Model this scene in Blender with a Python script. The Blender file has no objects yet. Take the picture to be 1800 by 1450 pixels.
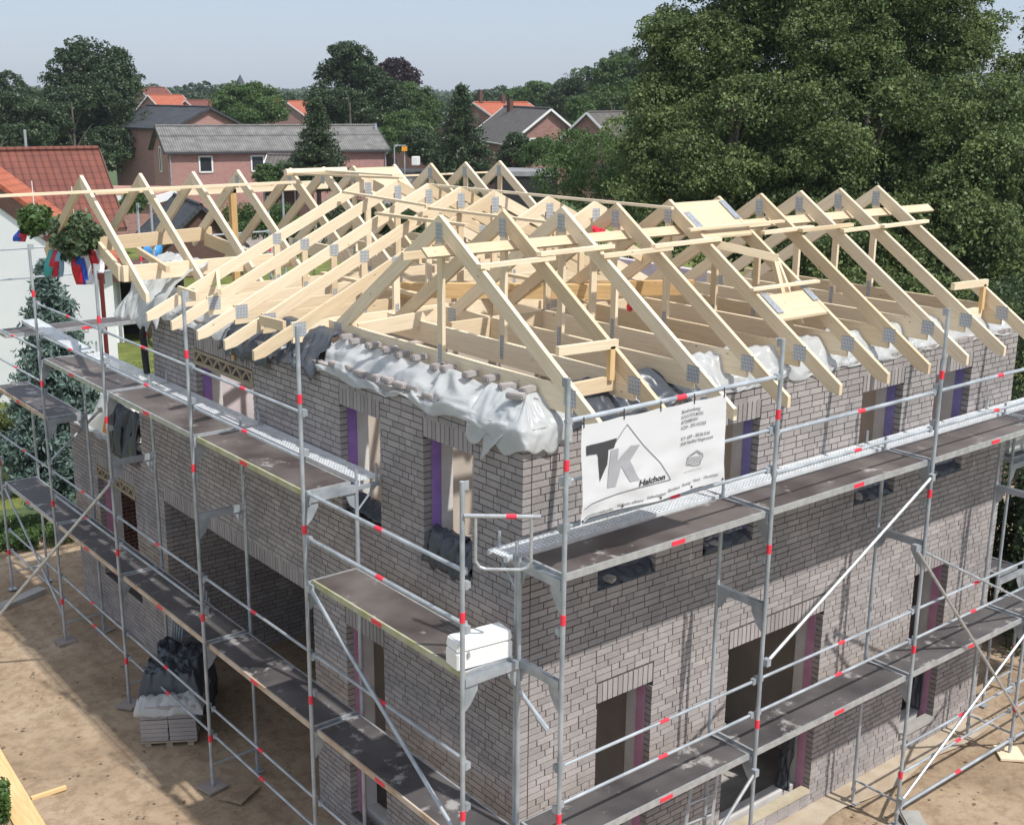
import bpy, bmesh, math, random
import numpy as np
from mathutils import Vector, Matrix, noise
random.seed(7); RNG = np.random.default_rng(11)
sc = bpy.context.scene
COL = sc.collection
# ------------------------------------------------------------------ camera
CP = Vector((-7.3625, -8.8582, 10.0457)); PITCH, YAW, ROLL, FPX = 0.2591284, 0.8884078, 0.0093551, 2121.459
fwd = Vector((math.cos(YAW)*math.cos(PITCH), math.sin(YAW)*math.cos(PITCH), -math.sin(PITCH)))
rt0 = Vector((math.sin(YAW), -math.cos(YAW), 0)); up0 = rt0.cross(fwd)
RT = rt0*math.cos(ROLL)+up0*math.sin(ROLL); UP = -rt0*math.sin(ROLL)+up0*math.cos(ROLL)
cd = bpy.data.cameras.new('camera'); cam = bpy.data.objects.new('camera', cd); COL.objects.link(cam)
m3 = Matrix((RT, UP, -fwd)).transposed()
cam.matrix_world = Matrix.Translation(CP) @ m3.to_4x4()
cd.sensor_fit = 'HORIZONTAL'; cd.sensor_width = 36; cd.lens = 36*FPX/1800
cd.clip_start = 0.1; cd.clip_end = 6000
sc.camera = cam
# ------------------------------------------------------------------ sky, sun, exposure
SUN = Vector((0.115, -0.667, 1.0)).normalized()
wd = bpy.data.worlds.new("World"); sc.world = wd; wd.use_nodes = True
nt = wd.node_tree; nt.nodes.clear()
sky = nt.nodes.new('ShaderNodeTexSky'); sky.sky_type = 'NISHITA'; sky.sun_disc = False
sky.sun_elevation = math.asin(SUN.z); sky.sun_rotation = math.atan2(SUN.x, SUN.y)
sky.air_density = 1.0; sky.dust_density = 0.8; sky.ozone_density = 3.0; sky.altitude = 50
bg = nt.nodes.new('ShaderNodeBackground'); bg.inputs[1].default_value = 0.14
hs = nt.nodes.new('ShaderNodeHueSaturation'); hs.inputs['Saturation'].default_value = 0.8
wo = nt.nodes.new('ShaderNodeOutputWorld')
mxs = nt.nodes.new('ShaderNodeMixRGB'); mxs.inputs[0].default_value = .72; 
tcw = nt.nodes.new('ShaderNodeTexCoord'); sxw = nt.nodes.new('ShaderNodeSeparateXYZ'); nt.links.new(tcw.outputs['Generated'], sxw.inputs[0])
rw = nt.nodes.new('ShaderNodeMapRange'); rw.inputs[1].default_value = .10; rw.inputs[2].default_value = .75; nt.links.new(sxw.outputs[2], rw.inputs[0])     # out-of-view overhead sky made brighter than the horizon to add fill light
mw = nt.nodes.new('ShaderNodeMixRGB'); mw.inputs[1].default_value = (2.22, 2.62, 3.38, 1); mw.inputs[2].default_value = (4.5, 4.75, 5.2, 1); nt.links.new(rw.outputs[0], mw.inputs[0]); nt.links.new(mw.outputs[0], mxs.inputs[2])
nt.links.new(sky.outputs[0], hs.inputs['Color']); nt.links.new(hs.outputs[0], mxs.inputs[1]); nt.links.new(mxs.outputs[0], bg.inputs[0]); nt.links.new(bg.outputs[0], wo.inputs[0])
sd = bpy.data.lights.new('sun', 'SUN'); sd.energy = 3.2; sd.angle = math.radians(0.9); sd.color = (1, .965, .915)
so = bpy.data.objects.new('sun', sd); COL.objects.link(so)
so.rotation_euler = SUN.to_track_quat('Z', 'Y').to_euler()
sc.view_settings.view_transform = 'Standard'; sc.view_settings.look = 'None'
sc.view_settings.exposure = 0.5; sc.view_settings.gamma = 1.0
sc.cycles.max_bounces = 8; sc.cycles.diffuse_bounces = 6; sc.cycles.transparent_max_bounces = 12

# ------------------------------------------------------------------ helpers
def at(u, v, D):                       # pixel of the 1800x1450 photo at depth D in metres
    return CP + RT*((u-900)/FPX*D) + UP*((725-v)/FPX*D) + fwd*D
def at_z(u, v, z):
    d = RT*((u-900)/FPX) + UP*((725-v)/FPX) + fwd
    return CP + d*((z-CP.z)/d.z)
class MB:
    def __init__(s): s.v = []; s.f = []; s.uv = []; s.t = []
    def poly(s, pts, uvs=None, tint=0.5):
        b = len(s.v); s.v += [tuple(p) for p in pts]; s.f.append(tuple(range(b, b+len(pts))))
        s.uv += uvs if uvs else [(p[0]+p[1], p[2]) for p in pts]
        s.t.append(tint)
    def box(s, c, d, R=None, tint=0.5):
        c = Vector(c); hx, hy, hz = d[0]/2, d[1]/2, d[2]/2
        X, Y, Z = (Vector((1,0,0)), Vector((0,1,0)), Vector((0,0,1))) if R is None else (R.col[0], R.col[1], R.col[2])
        P = lambda a, b, e: c + X*(a*hx) + Y*(b*hy) + Z*(e*hz)
        o = random.random()*9
        for q, (la, lb) in (((( -1,-1,-1),(-1,1,-1),(1,1,-1),(1,-1,-1)), (d[1], d[0])), (((-1,-1,1),(1,-1,1),(1,1,1),(-1,1,1)), (d[0], d[1])),
                  (((-1,-1,-1),(1,-1,-1),(1,-1,1),(-1,-1,1)), (d[0], d[2])), (((1,1,-1),(-1,1,-1),(-1,1,1),(1,1,1)), (d[0], d[2])),
                  (((1,-1,-1),(1,1,-1),(1,1,1),(1,-1,1)), (d[1], d[2])), (((-1,1,-1),(-1,-1,-1),(-1,-1,1),(-1,1,1)), (d[1], d[2]))):
            uv = [(o, o), (o+la, o), (o+la, o+lb), (o, o+lb)]
            if lb > la: uv = [(b, a) for a, b in uv]
            s.poly([P(*k) for k in q], uv, tint)
    def box2(s, a, b, tint=0.5):
        a = Vector(a); b = Vector(b); d = b-a
        s.box((a+b)/2, (abs(d.x), abs(d.y), abs(d.z)), None, tint)
    def beam(s, p0, p1, w, d, tint=0.5, side=None):
        p0 = Vector(p0); p1 = Vector(p1); X = (p1-p0); L = X.length; X.normalize()
        Y = (side if side is not None else Vector((0,0,1)).cross(X))
        if Y.length < 1e-4: Y = Vector((1,0,0)).cross(X)
        Y = (Y - X*Y.dot(X)).normalized(); Z = X.cross(Y)
        s.box((p0+p1)/2, (L, w, d), Matrix((X, Y, Z)).transposed(), tint)
    def tube(s, p0, p1, r, n=10, caps=True, r1=None):
        p0 = Vector(p0); p1 = Vector(p1); X = (p1-p0); L = X.length; X.normalize()
        A = X.cross(Vector((0,0,1)) if abs(X.z) < .9 else Vector((1,0,0))).normalized(); B = X.cross(A)
        r1 = r if r1 is None else r1
        ra = [p0 + A*(r*math.cos(2*math.pi*i/n)) + B*(r*math.sin(2*math.pi*i/n)) for i in range(n)]
        rb = [p1 + A*(r1*math.cos(2*math.pi*i/n)) + B*(r1*math.sin(2*math.pi*i/n)) for i in range(n)]
        for i in range(n):
            j = (i+1) % n; a, b = 2*math.pi*r*i/n, 2*math.pi*r*(i+1)/n
            s.poly([ra[i], rb[i], rb[j], ra[j]], [(0, a), (L, a), (L, b), (0, b)])
        if caps: s.poly(ra, [(0,0)]*n); s.poly(rb[::-1], [(0,0)]*n)
    def prism(s, pts, off, tint=0.5, uvd=None):     # planar polygon extruded by vector off
        pts = [Vector(p) for p in pts]; off = Vector(off); n = len(pts); o = random.random()*9
        dl = (uvd if uvd else (pts[1]-pts[0])).normalized()
        nn = off.normalized(); dp = nn.cross(dl)
        U = lambda p: (o + p.dot(dl), o*.7 + p.dot(dp))
        s.poly([p for p in pts], [U(p) for p in pts], tint)
        s.poly([p+off for p in pts[::-1]], [U(p) for p in pts[::-1]], tint)
        for i in range(n):
            a, b = pts[i], pts[(i+1) % n]; u0, u1 = o+a.dot(dl), o+b.dot(dl)
            s.poly([b, a, a+off, b+off], [(u1, 0), (u0, 0), (u0, off.length), (u1, off.length)], tint)
    def build(s, name, mat, parent=None, smooth=False, weld=False, loc=None):
        me = bpy.data.meshes.new(name); me.from_pydata(s.v, [], s.f)
        uvl = me.uv_layers.new(name='UVMap'); uvl.data.foreach_set('uv', [c for q in s.uv for c in q])
        at_ = me.attributes.new('tint', 'FLOAT', 'FACE'); at_.data.foreach_set('value', s.t)
        me.materials.append(mat); bm = bmesh.new(); bm.from_mesh(me)
        if weld: bmesh.ops.remove_doubles(bm, verts=bm.verts, dist=1e-5)
        bmesh.ops.recalc_face_normals(bm, faces=bm.faces); bm.to_mesh(me); bm.free()
        if smooth: me.polygons.foreach_set('use_smooth', [True]*len(me.polygons))
        o = bpy.data.objects.new(name, me); COL.objects.link(o)
        if parent: link(o, parent)
        return o
def link(o, parent):
    o.parent = parent
    o.matrix_parent_inverse = Matrix.Translation(-parent.location) if parent.type == 'EMPTY' else Matrix.Identity(4)
def tag(o, label=None, cat=None, group=None, kind=None):
    if label: o['label'] = label
    if cat: o['category'] = cat
    if group: o['group'] = group
    if kind: o['kind'] = kind
    return o
def thing(name, label, cat, loc=(0,0,0), group=None):
    o = bpy.data.objects.new(name, None); COL.objects.link(o); o.location = loc; o.empty_display_size = .2
    return tag(o, label, cat, group)
def struct(name, mb, m):
    return tag(mb.build(name, m), kind='structure')
def quick(name, verts, faces, mat, parent=None, smooth=False, attr=None):     # numpy arrays of quads
    me = bpy.data.meshes.new(name); nv, nf = len(verts), len(faces)
    me.vertices.add(nv); me.vertices.foreach_set('co', np.asarray(verts, np.float32).ravel())
    k = faces.shape[1]; me.loops.add(nf*k); me.loops.foreach_set('vertex_index', faces.astype(np.int32).ravel())
    me.polygons.add(nf); me.polygons.foreach_set('loop_start', np.arange(0, nf*k, k, dtype=np.int32))
    me.update(calc_edges=True)
    if attr is not None:
        a = me.attributes.new('tint', 'FLOAT', 'FACE'); a.data.foreach_set('value', attr.astype(np.float32))
    if smooth: me.polygons.foreach_set('use_smooth', [True]*nf)
    me.materials.append(mat)
    o = bpy.data.objects.new(name, me); COL.objects.link(o)
    if parent: link(o, parent)
    return o

# ------------------------------------------------------------------ materials
def mat(name, col=(.5,.5,.5), rough=.6, metal=0, spec=.5):
    m = bpy.data.materials.new(name); m.use_nodes = True; n = m.node_tree.nodes; b = n['Principled BSDF']
    b.inputs['Base Color'].default_value = (*col, 1); b.inputs['Roughness'].default_value = rough
    b.inputs['Metallic'].default_value = metal; b.inputs['Specular IOR Level'].default_value = spec
    return m, n, m.node_tree.links, b
def N(n, t, **k):
    x = n.new(t)
    for a, v in k.items():
        if hasattr(x, a) and a not in ('Scale',): setattr(x, a, v)
        else: x.inputs[a].default_value = v
    return x
def ramp(n, stops):
    r = n.new('ShaderNodeValToRGB'); e = r.color_ramp.elements
    while len(e) < len(stops): e.new(.5)
    for i, (p, c) in enumerate(stops): e[i].position = p; e[i].color = (*c, 1) if len(c) == 3 else c
    return r
def mix(n, l, a, b, f, mode='MIX'):
    x = n.new('ShaderNodeMixRGB'); x.blend_type = mode
    for s, v in ((x.inputs[1], a), (x.inputs[2], b), (x.inputs[0], f)):
        if hasattr(v, 'default_value') or hasattr(v, 'links'): l.new(v, s)
        elif isinstance(v, (int, float)): s.default_value = v
        else: s.default_value = (*v, 1)
    return x.outputs[0]
def noisy(name, c0, c1, scale=4, rough=.8, detail=6, metal=0, bump=0, coord='Object', spec=.4, bscale=None, stops=(.35,.65)):
    m, n, l, b = mat(name, c0, rough, metal, spec)
    tc = n.new('ShaderNodeTexCoord'); t = N(n, 'ShaderNodeTexNoise', Scale=0); t.inputs['Scale'].default_value = scale; t.inputs['Detail'].default_value = detail
    l.new(tc.outputs[coord], t.inputs['Vector']); r = ramp(n, [(stops[0], c0), (stops[1], c1)]); l.new(t.outputs[0], r.inputs[0]); l.new(r.outputs[0], b.inputs['Base Color'])
    if bump:
        t2 = n.new('ShaderNodeTexNoise'); t2.inputs['Scale'].default_value = bscale or scale*6; t2.inputs['Detail'].default_value = 5; l.new(tc.outputs[coord], t2.inputs['Vector'])
        bp = n.new('ShaderNodeBump'); bp.inputs['Strength'].default_value = bump; bp.inputs['Distance'].default_value = .02; l.new(t2.outputs[0], bp.inputs['Height']); l.new(bp.outputs[0], b.inputs['Normal'])
    return m

def make_brick(name, lo, hi, speck=.5):
    m, n, l, b = mat(name, lo, .85, 0, .25)
    a = n.new('ShaderNodeAttribute'); a.attribute_name = 'tint'; r = ramp(n, [(0, lo), (.5, tuple((x+y)/2 for x, y in zip(lo, hi))), (1, hi)]); l.new(a.outputs['Fac'], r.inputs[0])
    tc = n.new('ShaderNodeTexCoord'); t = n.new('ShaderNodeTexNoise'); t.inputs['Scale'].default_value = 55; t.inputs['Detail'].default_value = 3; l.new(tc.outputs['Object'], t.inputs['Vector'])
    r2 = ramp(n, [(.3, (.72,.70,.70)), (.6, (1.1,1.1,1.1))]); l.new(t.outputs[0], r2.inputs[0])
    t3 = n.new('ShaderNodeTexNoise'); t3.inputs['Scale'].default_value = 1.1; t3.inputs['Detail'].default_value = 4; l.new(tc.outputs['Object'], t3.inputs['Vector'])
    r3 = ramp(n, [(.35, (.86,.86,.86)), (.65, (1.08,1.07,1.05))]); l.new(t3.outputs[0], r3.inputs[0])
    c = mix(n, l, r.outputs[0], r2.outputs[0], speck, 'MULTIPLY'); c = mix(n, l, c, r3.outputs[0], 1.0, 'MULTIPLY')
    mp = n.new('ShaderNodeMapping'); mp.inputs['Scale'].default_value = (2.6,2.6,.45); l.new(tc.outputs['Object'], mp.inputs[0]); t4 = n.new('ShaderNodeTexNoise'); t4.inputs['Scale'].default_value = 1.6; t4.inputs['Detail'].default_value = 9; t4.inputs['Roughness'].default_value = .7; l.new(mp.outputs[0], t4.inputs['Vector'])
    r4 = ramp(n, [(.56, (0,0,0)), (.72, (.42,.42,.42))]); l.new(t4.outputs[0], r4.inputs[0]); c = mix(n, l, c, (.50,.48,.46), r4.outputs[0]); l.new(c, b.inputs['Base Color'])
    bp = n.new('ShaderNodeBump'); bp.inputs['Strength'].default_value = .5; bp.inputs['Distance'].default_value = .004; l.new(t.outputs[0], bp.inputs['Height']); l.new(bp.outputs[0], b.inputs['Normal'])
    return m
def make_wood(name, lo, hi, knot=(.36,.23,.12), grey=0.0):
    m, n, l, b = mat(name, lo, .62, 0, .3)
    uv = n.new('ShaderNodeUVMap'); uv.uv_map = 'UVMap'
    mp = n.new('ShaderNodeMapping'); mp.inputs['Scale'].default_value = (1.3, 26, 1); l.new(uv.outputs[0], mp.inputs[0])
    t = n.new('ShaderNodeTexNoise'); t.inputs['Scale'].default_value = 1.6; t.inputs['Detail'].default_value = 5; t.inputs['Distortion'].default_value = .5; l.new(mp.outputs[0], t.inputs['Vector'])
    r = ramp(n, [(.3, lo), (.62, hi)]); l.new(t.outputs[0], r.inputs[0])
    a = n.new('ShaderNodeAttribute'); a.attribute_name = 'tint'; r1 = ramp(n, [(0, (.80,.74,.66)), (.5,(.97,.96,.94)), (1, (1.08,1.09,1.1))]); l.new(a.outputs['Fac'], r1.inputs[0])
    c = mix(n, l, r.outputs[0], r1.outputs[0], 1.0, 'MULTIPLY')
    mp2 = n.new('ShaderNodeMapping'); mp2.inputs['Scale'].default_value = (1.9, 5.0, 1); l.new(uv.outputs[0], mp2.inputs[0])
    v = n.new('ShaderNodeTexVoronoi'); v.inputs['Scale'].default_value = 1.5; l.new(mp2.outputs[0], v.inputs['Vector'])
    rk = ramp(n, [(.035, (1,1,1)), (.085, (0,0,0))]); l.new(v.outputs['Distance'], rk.inputs[0])
    c = mix(n, l, c, knot, rk.outputs[0]); l.new(c, b.inputs['Base Color'])
    bp = n.new('ShaderNodeBump'); bp.inputs['Strength'].default_value = .12; bp.inputs['Distance'].default_value = .003; l.new(t.outputs[0], bp.inputs['Height']); l.new(bp.outputs[0], b.inputs['Normal'])
    return m
M = {}
M['brick'] = make_brick('facing_brick', (.30,.272,.265), (.415,.382,.370))
M['mortar'] = noisy('dark_mortar', (.078,.069,.066), (.118,.107,.102), 9, .95)
M['wood'] = make_wood('spruce_timber', (.73,.59,.405), (.83,.705,.52))
M['panelwood'] = make_wood('osb_panel', (.52,.41,.27), (.62,.50,.34))
M['wood2'] = make_wood('spruce_timber_yellow', (.60,.39,.17), (.74,.52,.27))
M['oldwood'] = make_wood('weathered_timber', (.27,.22,.15), (.40,.33,.24))
M['lime'] = noisy('sand_lime_block', (.55,.53,.51), (.66,.64,.62), 3, .9, bump=.1)
M['lilac'] = noisy('lilac_block', (.50,.44,.46), (.62,.56,.58), 2.5, .9)
M['plaster'] = noisy('inner_plaster', (.44,.38,.33), (.52,.46,.40), 2, .9)
M['concrete'] = noisy('concrete', (.30,.29,.27), (.42,.40,.37), 2.2, .9, bump=.15)
M['pink'] = noisy('pink_insulation', (.50,.24,.36), (.58,.30,.43), 6, .8)
M['violet'] = noisy('violet_insulation', (.27,.15,.44), (.34,.20,.52), 6, .8)
M['violet_shaded'] = noisy('violet_insulation_shaded', (.22,.19,.42), (.27,.24,.50), 6, .8)  # violet insulation of the right wall, bluish sky-lit shade put into its colour
M['galv'] = noisy('galvanised_steel', (.31,.345,.375), (.48,.515,.55), 4, .48, metal=.35, spec=.5)
M['galv_light'] = noisy('new_galvanised_steel', (.56,.59,.61), (.68,.71,.73), 8, .5, metal=.1)
M['alu'] = noisy('bright_aluminium', (.42,.44,.45), (.56,.57,.58), 10, .42, metal=.5)
M['red'], *_ = mat('red_tape', (.78,.04,.07), .55)
M['yellowrail'] = noisy('yellow_green_rail', (.34,.34,.17), (.46,.46,.34), 5, .6)
M['rustrail'] = noisy('tan_rail', (.42,.30,.20), (.55,.47,.38), 4, .7)
M['black'], *_ = mat('matt_black', (.02,.02,.022), .6)
M['white'], *_ = mat('white_plastic', (.82,.82,.80), .4)
M['whitepaint'] = noisy('white_render', (.82,.83,.84), (.88,.88,.88), .6, .85)
M['zinc'] = noisy('nail_plate_zinc', (.34,.36,.38), (.50,.52,.54), 30, .4, metal=.6)
def plate_mat():
    m, n, l, b = mat('nail_plate', (.40,.43,.46), .45, .1)
    tc = n.new('ShaderNodeUVMap'); sx = n.new('ShaderNodeSeparateXYZ'); l.new(tc.outputs[0], sx.inputs[0])
    def st(o, k):
        a = n.new('ShaderNodeMath'); a.operation = 'MULTIPLY'; a.inputs[1].default_value = k; l.new(o, a.inputs[0]); f = n.new('ShaderNodeMath'); f.operation = 'PINGPONG'; f.inputs[1].default_value = .5; l.new(a.outputs[0], f.inputs[0]); return f.outputs[0]
    r = ramp(n, [(.14, (.25,.26,.27)), (.26, (.56,.585,.61))]); l.new(st(sx.outputs[0], 42), r.inputs[0]); r2 = ramp(n, [(.05, (.45,.45,.45)), (.2, (1,1,1))]); l.new(st(sx.outputs[1], 22), r2.inputs[0])
    l.new(mix(n, l, r.outputs[0], r2.outputs[0], .6, 'MULTIPLY'), b.inputs['Base Color']); return m
M['plate'] = plate_mat()
def deck_mat(name, base, hi, dust=.62):
    m, n, l, b = mat(name, base, .55, 0, .4); tc = n.new('ShaderNodeTexCoord')
    t = n.new('ShaderNodeTexNoise'); t.inputs['Scale'].default_value = 1.3; t.inputs['Detail'].default_value = 7; l.new(tc.outputs['Object'], t.inputs['Vector'])
    r = ramp(n, [(.35, base), (.7, hi)]); l.new(t.outputs[0], r.inputs[0])
    t2 = n.new('ShaderNodeTexNoise'); t2.inputs['Scale'].default_value = 2.1; t2.inputs['Detail'].default_value = 12; t2.inputs['Roughness'].default_value = .72; l.new(tc.outputs['Object'], t2.inputs['Vector'])
    r2 = ramp(n, [(dust, (0,0,0)), (dust+.06, (.75,.75,.75))]); l.new(t2.outputs[0], r2.inputs[0])
    c = mix(n, l, r.outputs[0], (.42,.40,.38), r2.outputs[0]); l.new(c, b.inputs['Base Color'])
    rr = ramp(n, [(.3, (.42,.42,.42)), (.7, (.7,.7,.7))]); l.new(t.outputs[0], rr.inputs[0]); l.new(rr.outputs[0], b.inputs['Roughness'])
    return m
M['deck'] = deck_mat('phenolic_plywood', (.060,.048,.045), (.150,.130,.120), .585)
M['deck_dark'] = deck_mat('worn_plywood', (.055,.05,.052), (.125,.115,.112), .56)
def film_mat(name, col, trans, rough=.25, alpha=1.0, bmp=.3, bs=4):
    m, n, l, b = mat(name, col, rough, 0, .5); out = n['Material Output']
    tl = n.new('ShaderNodeBsdfTranslucent'); tl.inputs[0].default_value = (*col, 1)
    mx = n.new('ShaderNodeMixShader'); mx.inputs[0].default_value = trans; l.new(b.outputs[0], mx.inputs[1]); l.new(tl.outputs[0], mx.inputs[2])
    tp = n.new('ShaderNodeBsdfTransparent'); m2 = n.new('ShaderNodeMixShader'); m2.inputs[0].default_value = 1-alpha
    l.new(mx.outputs[0], m2.inputs[1]); l.new(tp.outputs[0], m2.inputs[2]); l.new(m2.outputs[0], out.inputs[0])
    tc = n.new('ShaderNodeTexCoord'); t = n.new('ShaderNodeTexNoise'); t.inputs['Scale'].default_value = bs; t.inputs['Detail'].default_value = 2; t.inputs['Distortion'].default_value = 1.0; l.new(tc.outputs['Object'], t.inputs['Vector'])
    bp = n.new('ShaderNodeBump'); bp.inputs['Strength'].default_value = bmp; bp.inputs['Distance'].default_value = .05; l.new(t.outputs[0], bp.inputs['Height']); l.new(bp.outputs[0], b.inputs['Normal'])
    return m
M['film'] = film_mat('milky_film', (.78,.80,.80), .45, .28, .70, .2)
M['foil'] = film_mat('black_foil', (.06,.068,.082), .0, .36, 1, .25)
M['banner'] = film_mat('banner_vinyl', (.72,.72,.73), .15, .5, 1.0, .04)
M['ink'], *_ = mat('dark_print', (.05,.05,.055), .6); M['inkgrey'], *_ = mat('grey_print', (.36,.36,.38), .6); M['inkmid'], *_ = mat('mid_grey_print', (.20,.20,.21), .6)
def tile_mat(name, c0, c1, rows=.34, cols=.30, groove=.45):
    m, n, l, b = mat(name, c0, .75, 0, .3); uv = n.new('ShaderNodeUVMap')
    t = n.new('ShaderNodeTexNoise'); t.inputs['Scale'].default_value = 1.4; t.inputs['Detail'].default_value = 6; l.new(uv.outputs[0], t.inputs['Vector'])
    r = ramp(n, [(.3, c0), (.7, c1)]); l.new(t.outputs[0], r.inputs[0])
    sx = n.new('ShaderNodeSeparateXYZ'); l.new(uv.outputs[0], sx.inputs[0])
    def fr(o, p):
        d = n.new('ShaderNodeMath'); d.operation = 'DIVIDE'; d.inputs[1].default_value = p; l.new(o, d.inputs[0]); f = n.new('ShaderNodeMath'); f.operation = 'FRACT'; l.new(d.outputs[0], f.inputs[0]); return f.outputs[0]
    fy = fr(sx.outputs[1], rows); fx = fr(sx.outputs[0], cols)
    ry = ramp(n, [(0, (.35,.35,.35)), (.14, (1,1,1))]); l.new(fy, ry.inputs[0]); rx = ramp(n, [(0, (1-groove,)*3), (.3, (1,1,1)), (.8, (1,1,1)), (1, (1-groove,)*3)]); l.new(fx, rx.inputs[0])
    c = mix(n, l, r.outputs[0], ry.outputs[0], 1, 'MULTIPLY'); c = mix(n, l, c, rx.outputs[0], 1, 'MULTIPLY'); l.new(c, b.inputs['Base Color'])
    return m
M['redtile'] = tile_mat('red_roof_tile', (.15,.052,.04), (.22,.075,.052)); M['orangetile'] = tile_mat('orange_roof_tile', (.36,.10,.055), (.45,.14,.08), groove=.25)
M['slate'] = tile_mat('anthracite_roof_tile', (.045,.05,.06), (.075,.08,.09)); M['greytile'] = tile_mat('brown_grey_roof_tile', (.10,.09,.085), (.155,.14,.13))
M['corr'] = tile_mat('corrugated_fibre_cement', (.13,.127,.12), (.24,.235,.225), rows=2.4, cols=.19, groove=.6)
def wallbrick(name, c1, c2, mortar):
    m, n, l, b = mat(name, c1, .85, 0, .2); uv = n.new('ShaderNodeUVMap'); t = n.new('ShaderNodeTexBrick'); t.inputs['Color1'].default_value = (*c1, 1); t.inputs['Color2'].default_value = (*c2, 1); t.inputs['Mortar'].default_value = (*mortar, 1)
    t.inputs['Scale'].default_value = 1; t.inputs['Brick Width'].default_value = .25; t.inputs['Row Height'].default_value = .083; t.inputs['Mortar Size'].default_value = .009
    l.new(uv.outputs[0], t.inputs['Vector']); l.new(t.outputs[0], b.inputs['Base Color']); return m
M['redbrick'] = wallbrick('old_red_brick', (.34,.15,.12), (.22,.09,.075), (.46,.38,.34)); M['pinkbrick'] = wallbrick('pink_brick', (.40,.185,.155), (.29,.125,.105), (.52,.42,.38))
M['brownbrick'] = wallbrick('brown_brick', (.13,.07,.055), (.10,.055,.045), (.12,.09,.08))
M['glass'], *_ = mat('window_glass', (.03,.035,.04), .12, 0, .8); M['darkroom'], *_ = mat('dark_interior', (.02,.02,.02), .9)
def leafmat(name, c0, c1, tr=.35, rough=.5):
    m, n, l, b = mat(name, c0, rough, 0, .45); out = n['Material Output']
    a = n.new('ShaderNodeAttribute'); a.attribute_name = 'tint'; r = ramp(n, [(0, c0), (1, c1)]); l.new(a.outputs['Fac'], r.inputs[0]); l.new(r.outputs[0], b.inputs['Base Color'])
    tl = n.new('ShaderNodeBsdfTranslucent'); l.new(r.outputs[0], tl.inputs[0]); mx = n.new('ShaderNodeMixShader'); mx.inputs[0].default_value = tr
    l.new(b.outputs[0], mx.inputs[1]); l.new(tl.outputs[0], mx.inputs[2]); l.new(mx.outputs[0], out.inputs[0]); return m
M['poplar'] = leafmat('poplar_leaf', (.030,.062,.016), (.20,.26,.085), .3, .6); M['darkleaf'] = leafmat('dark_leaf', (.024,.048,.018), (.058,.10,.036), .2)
M['midleaf'] = leafmat('mid_leaf', (.045,.095,.024), (.11,.18,.05), .35); M['lightleaf'] = leafmat('light_leaf', (.05,.10,.025), (.11,.19,.05), .3)
M['purple'] = leafmat('copper_beech_leaf', (.022,.010,.016), (.045,.022,.03), .2); M['needle'] = leafmat('dark_needle', (.028,.052,.022), (.062,.10,.038), .2)
M['blueneedle'] = leafmat('blue_spruce_needle', (.075,.125,.105), (.18,.26,.225), .2); M['hedge'] = leafmat('hedge_leaf', (.07,.09,.02), (.17,.19,.05), .3)
M['farleaf'] = leafmat('far_leaf', (.035,.065,.03), (.075,.12,.05), .2); M['wreath'] = leafmat('wreath_leaf', (.05,.085,.04), (.13,.19,.09), .2)
M['bark'] = noisy('bark', (.07,.06,.05), (.14,.12,.10), 5, .95)
# ================================================================== GROUND
def ground_mat():
    m, n, l, b = mat('site_ground', (.4,.3,.2), .95, 0, .1); tc = n.new('ShaderNodeTexCoord')
    def nz(s, d=6, r=.6): t = n.new('ShaderNodeTexNoise'); t.inputs['Scale'].default_value = s; t.inputs['Detail'].default_value = d; t.inputs['Roughness'].default_value = r; l.new(tc.outputs['Object'], t.inputs['Vector']); return t.outputs[0]
    r = ramp(n, [(.3, (.28,.205,.14)), (.5, (.37,.28,.19)), (.7, (.45,.35,.25))]); l.new(nz(.55, 9), r.inputs[0])
    r2 = ramp(n, [(.42, (.62,.58,.55)), (.55, (1,1,1))]); l.new(nz(4.5, 6, .7), r2.inputs[0]); c = mix(n, l, r.outputs[0], r2.outputs[0], .55, 'MULTIPLY')
    v = n.new('ShaderNodeTexVoronoi'); v.inputs['Scale'].default_value = 3.2; l.new(tc.outputs['Object'], v.inputs['Vector'])
    rv = ramp(n, [(.05, (1,1,1)), (.11, (0,0,0))]); l.new(v.outputs['Distance'], rv.inputs[0]); c = mix(n, l, c, (.10,.075,.055), rv.outputs[0]); l.new(c, b.inputs['Base Color'])
    bp = n.new('ShaderNodeBump'); bp.inputs['Strength'].default_value = .6; bp.inputs['Distance'].default_value = .05; l.new(nz(6, 8, .7), bp.inputs['Height']); l.new(bp.outputs[0], b.inputs['Normal']); return m
M['sand'] = ground_mat(); M['grass'] = noisy('lawn', (.085,.115,.022), (.17,.19,.045), 1.3, .95, bump=.3, bscale=30)
M['field'] = noisy('far_fields', (.06,.10,.035), (.10,.13,.05), .02, .95); M['paving'] = noisy('grey_paving', (.24,.20,.18), (.33,.29,.26), 1.5, .9); M['road'] = noisy('asphalt', (.045,.045,.047), (.06,.06,.062), 1, .9)
g = MB(); S = 5000
g.poly([(-S,-S,-.02),(S,-S,-.02),(S,S,-.02),(-S,S,-.02)]); struct('ground', g, M['field'])
def sheet(name, pts, z, m):
    q = MB(); q.poly([(x, y, z) for x, y in pts]); return struct(name, q, m)
sheet('lawn', [(-60,-5),(-1.9,21.4),(6,19.6),(19,17.5),(60,2),(60,95),(-60,95)], -.012, M['grass'])
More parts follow.
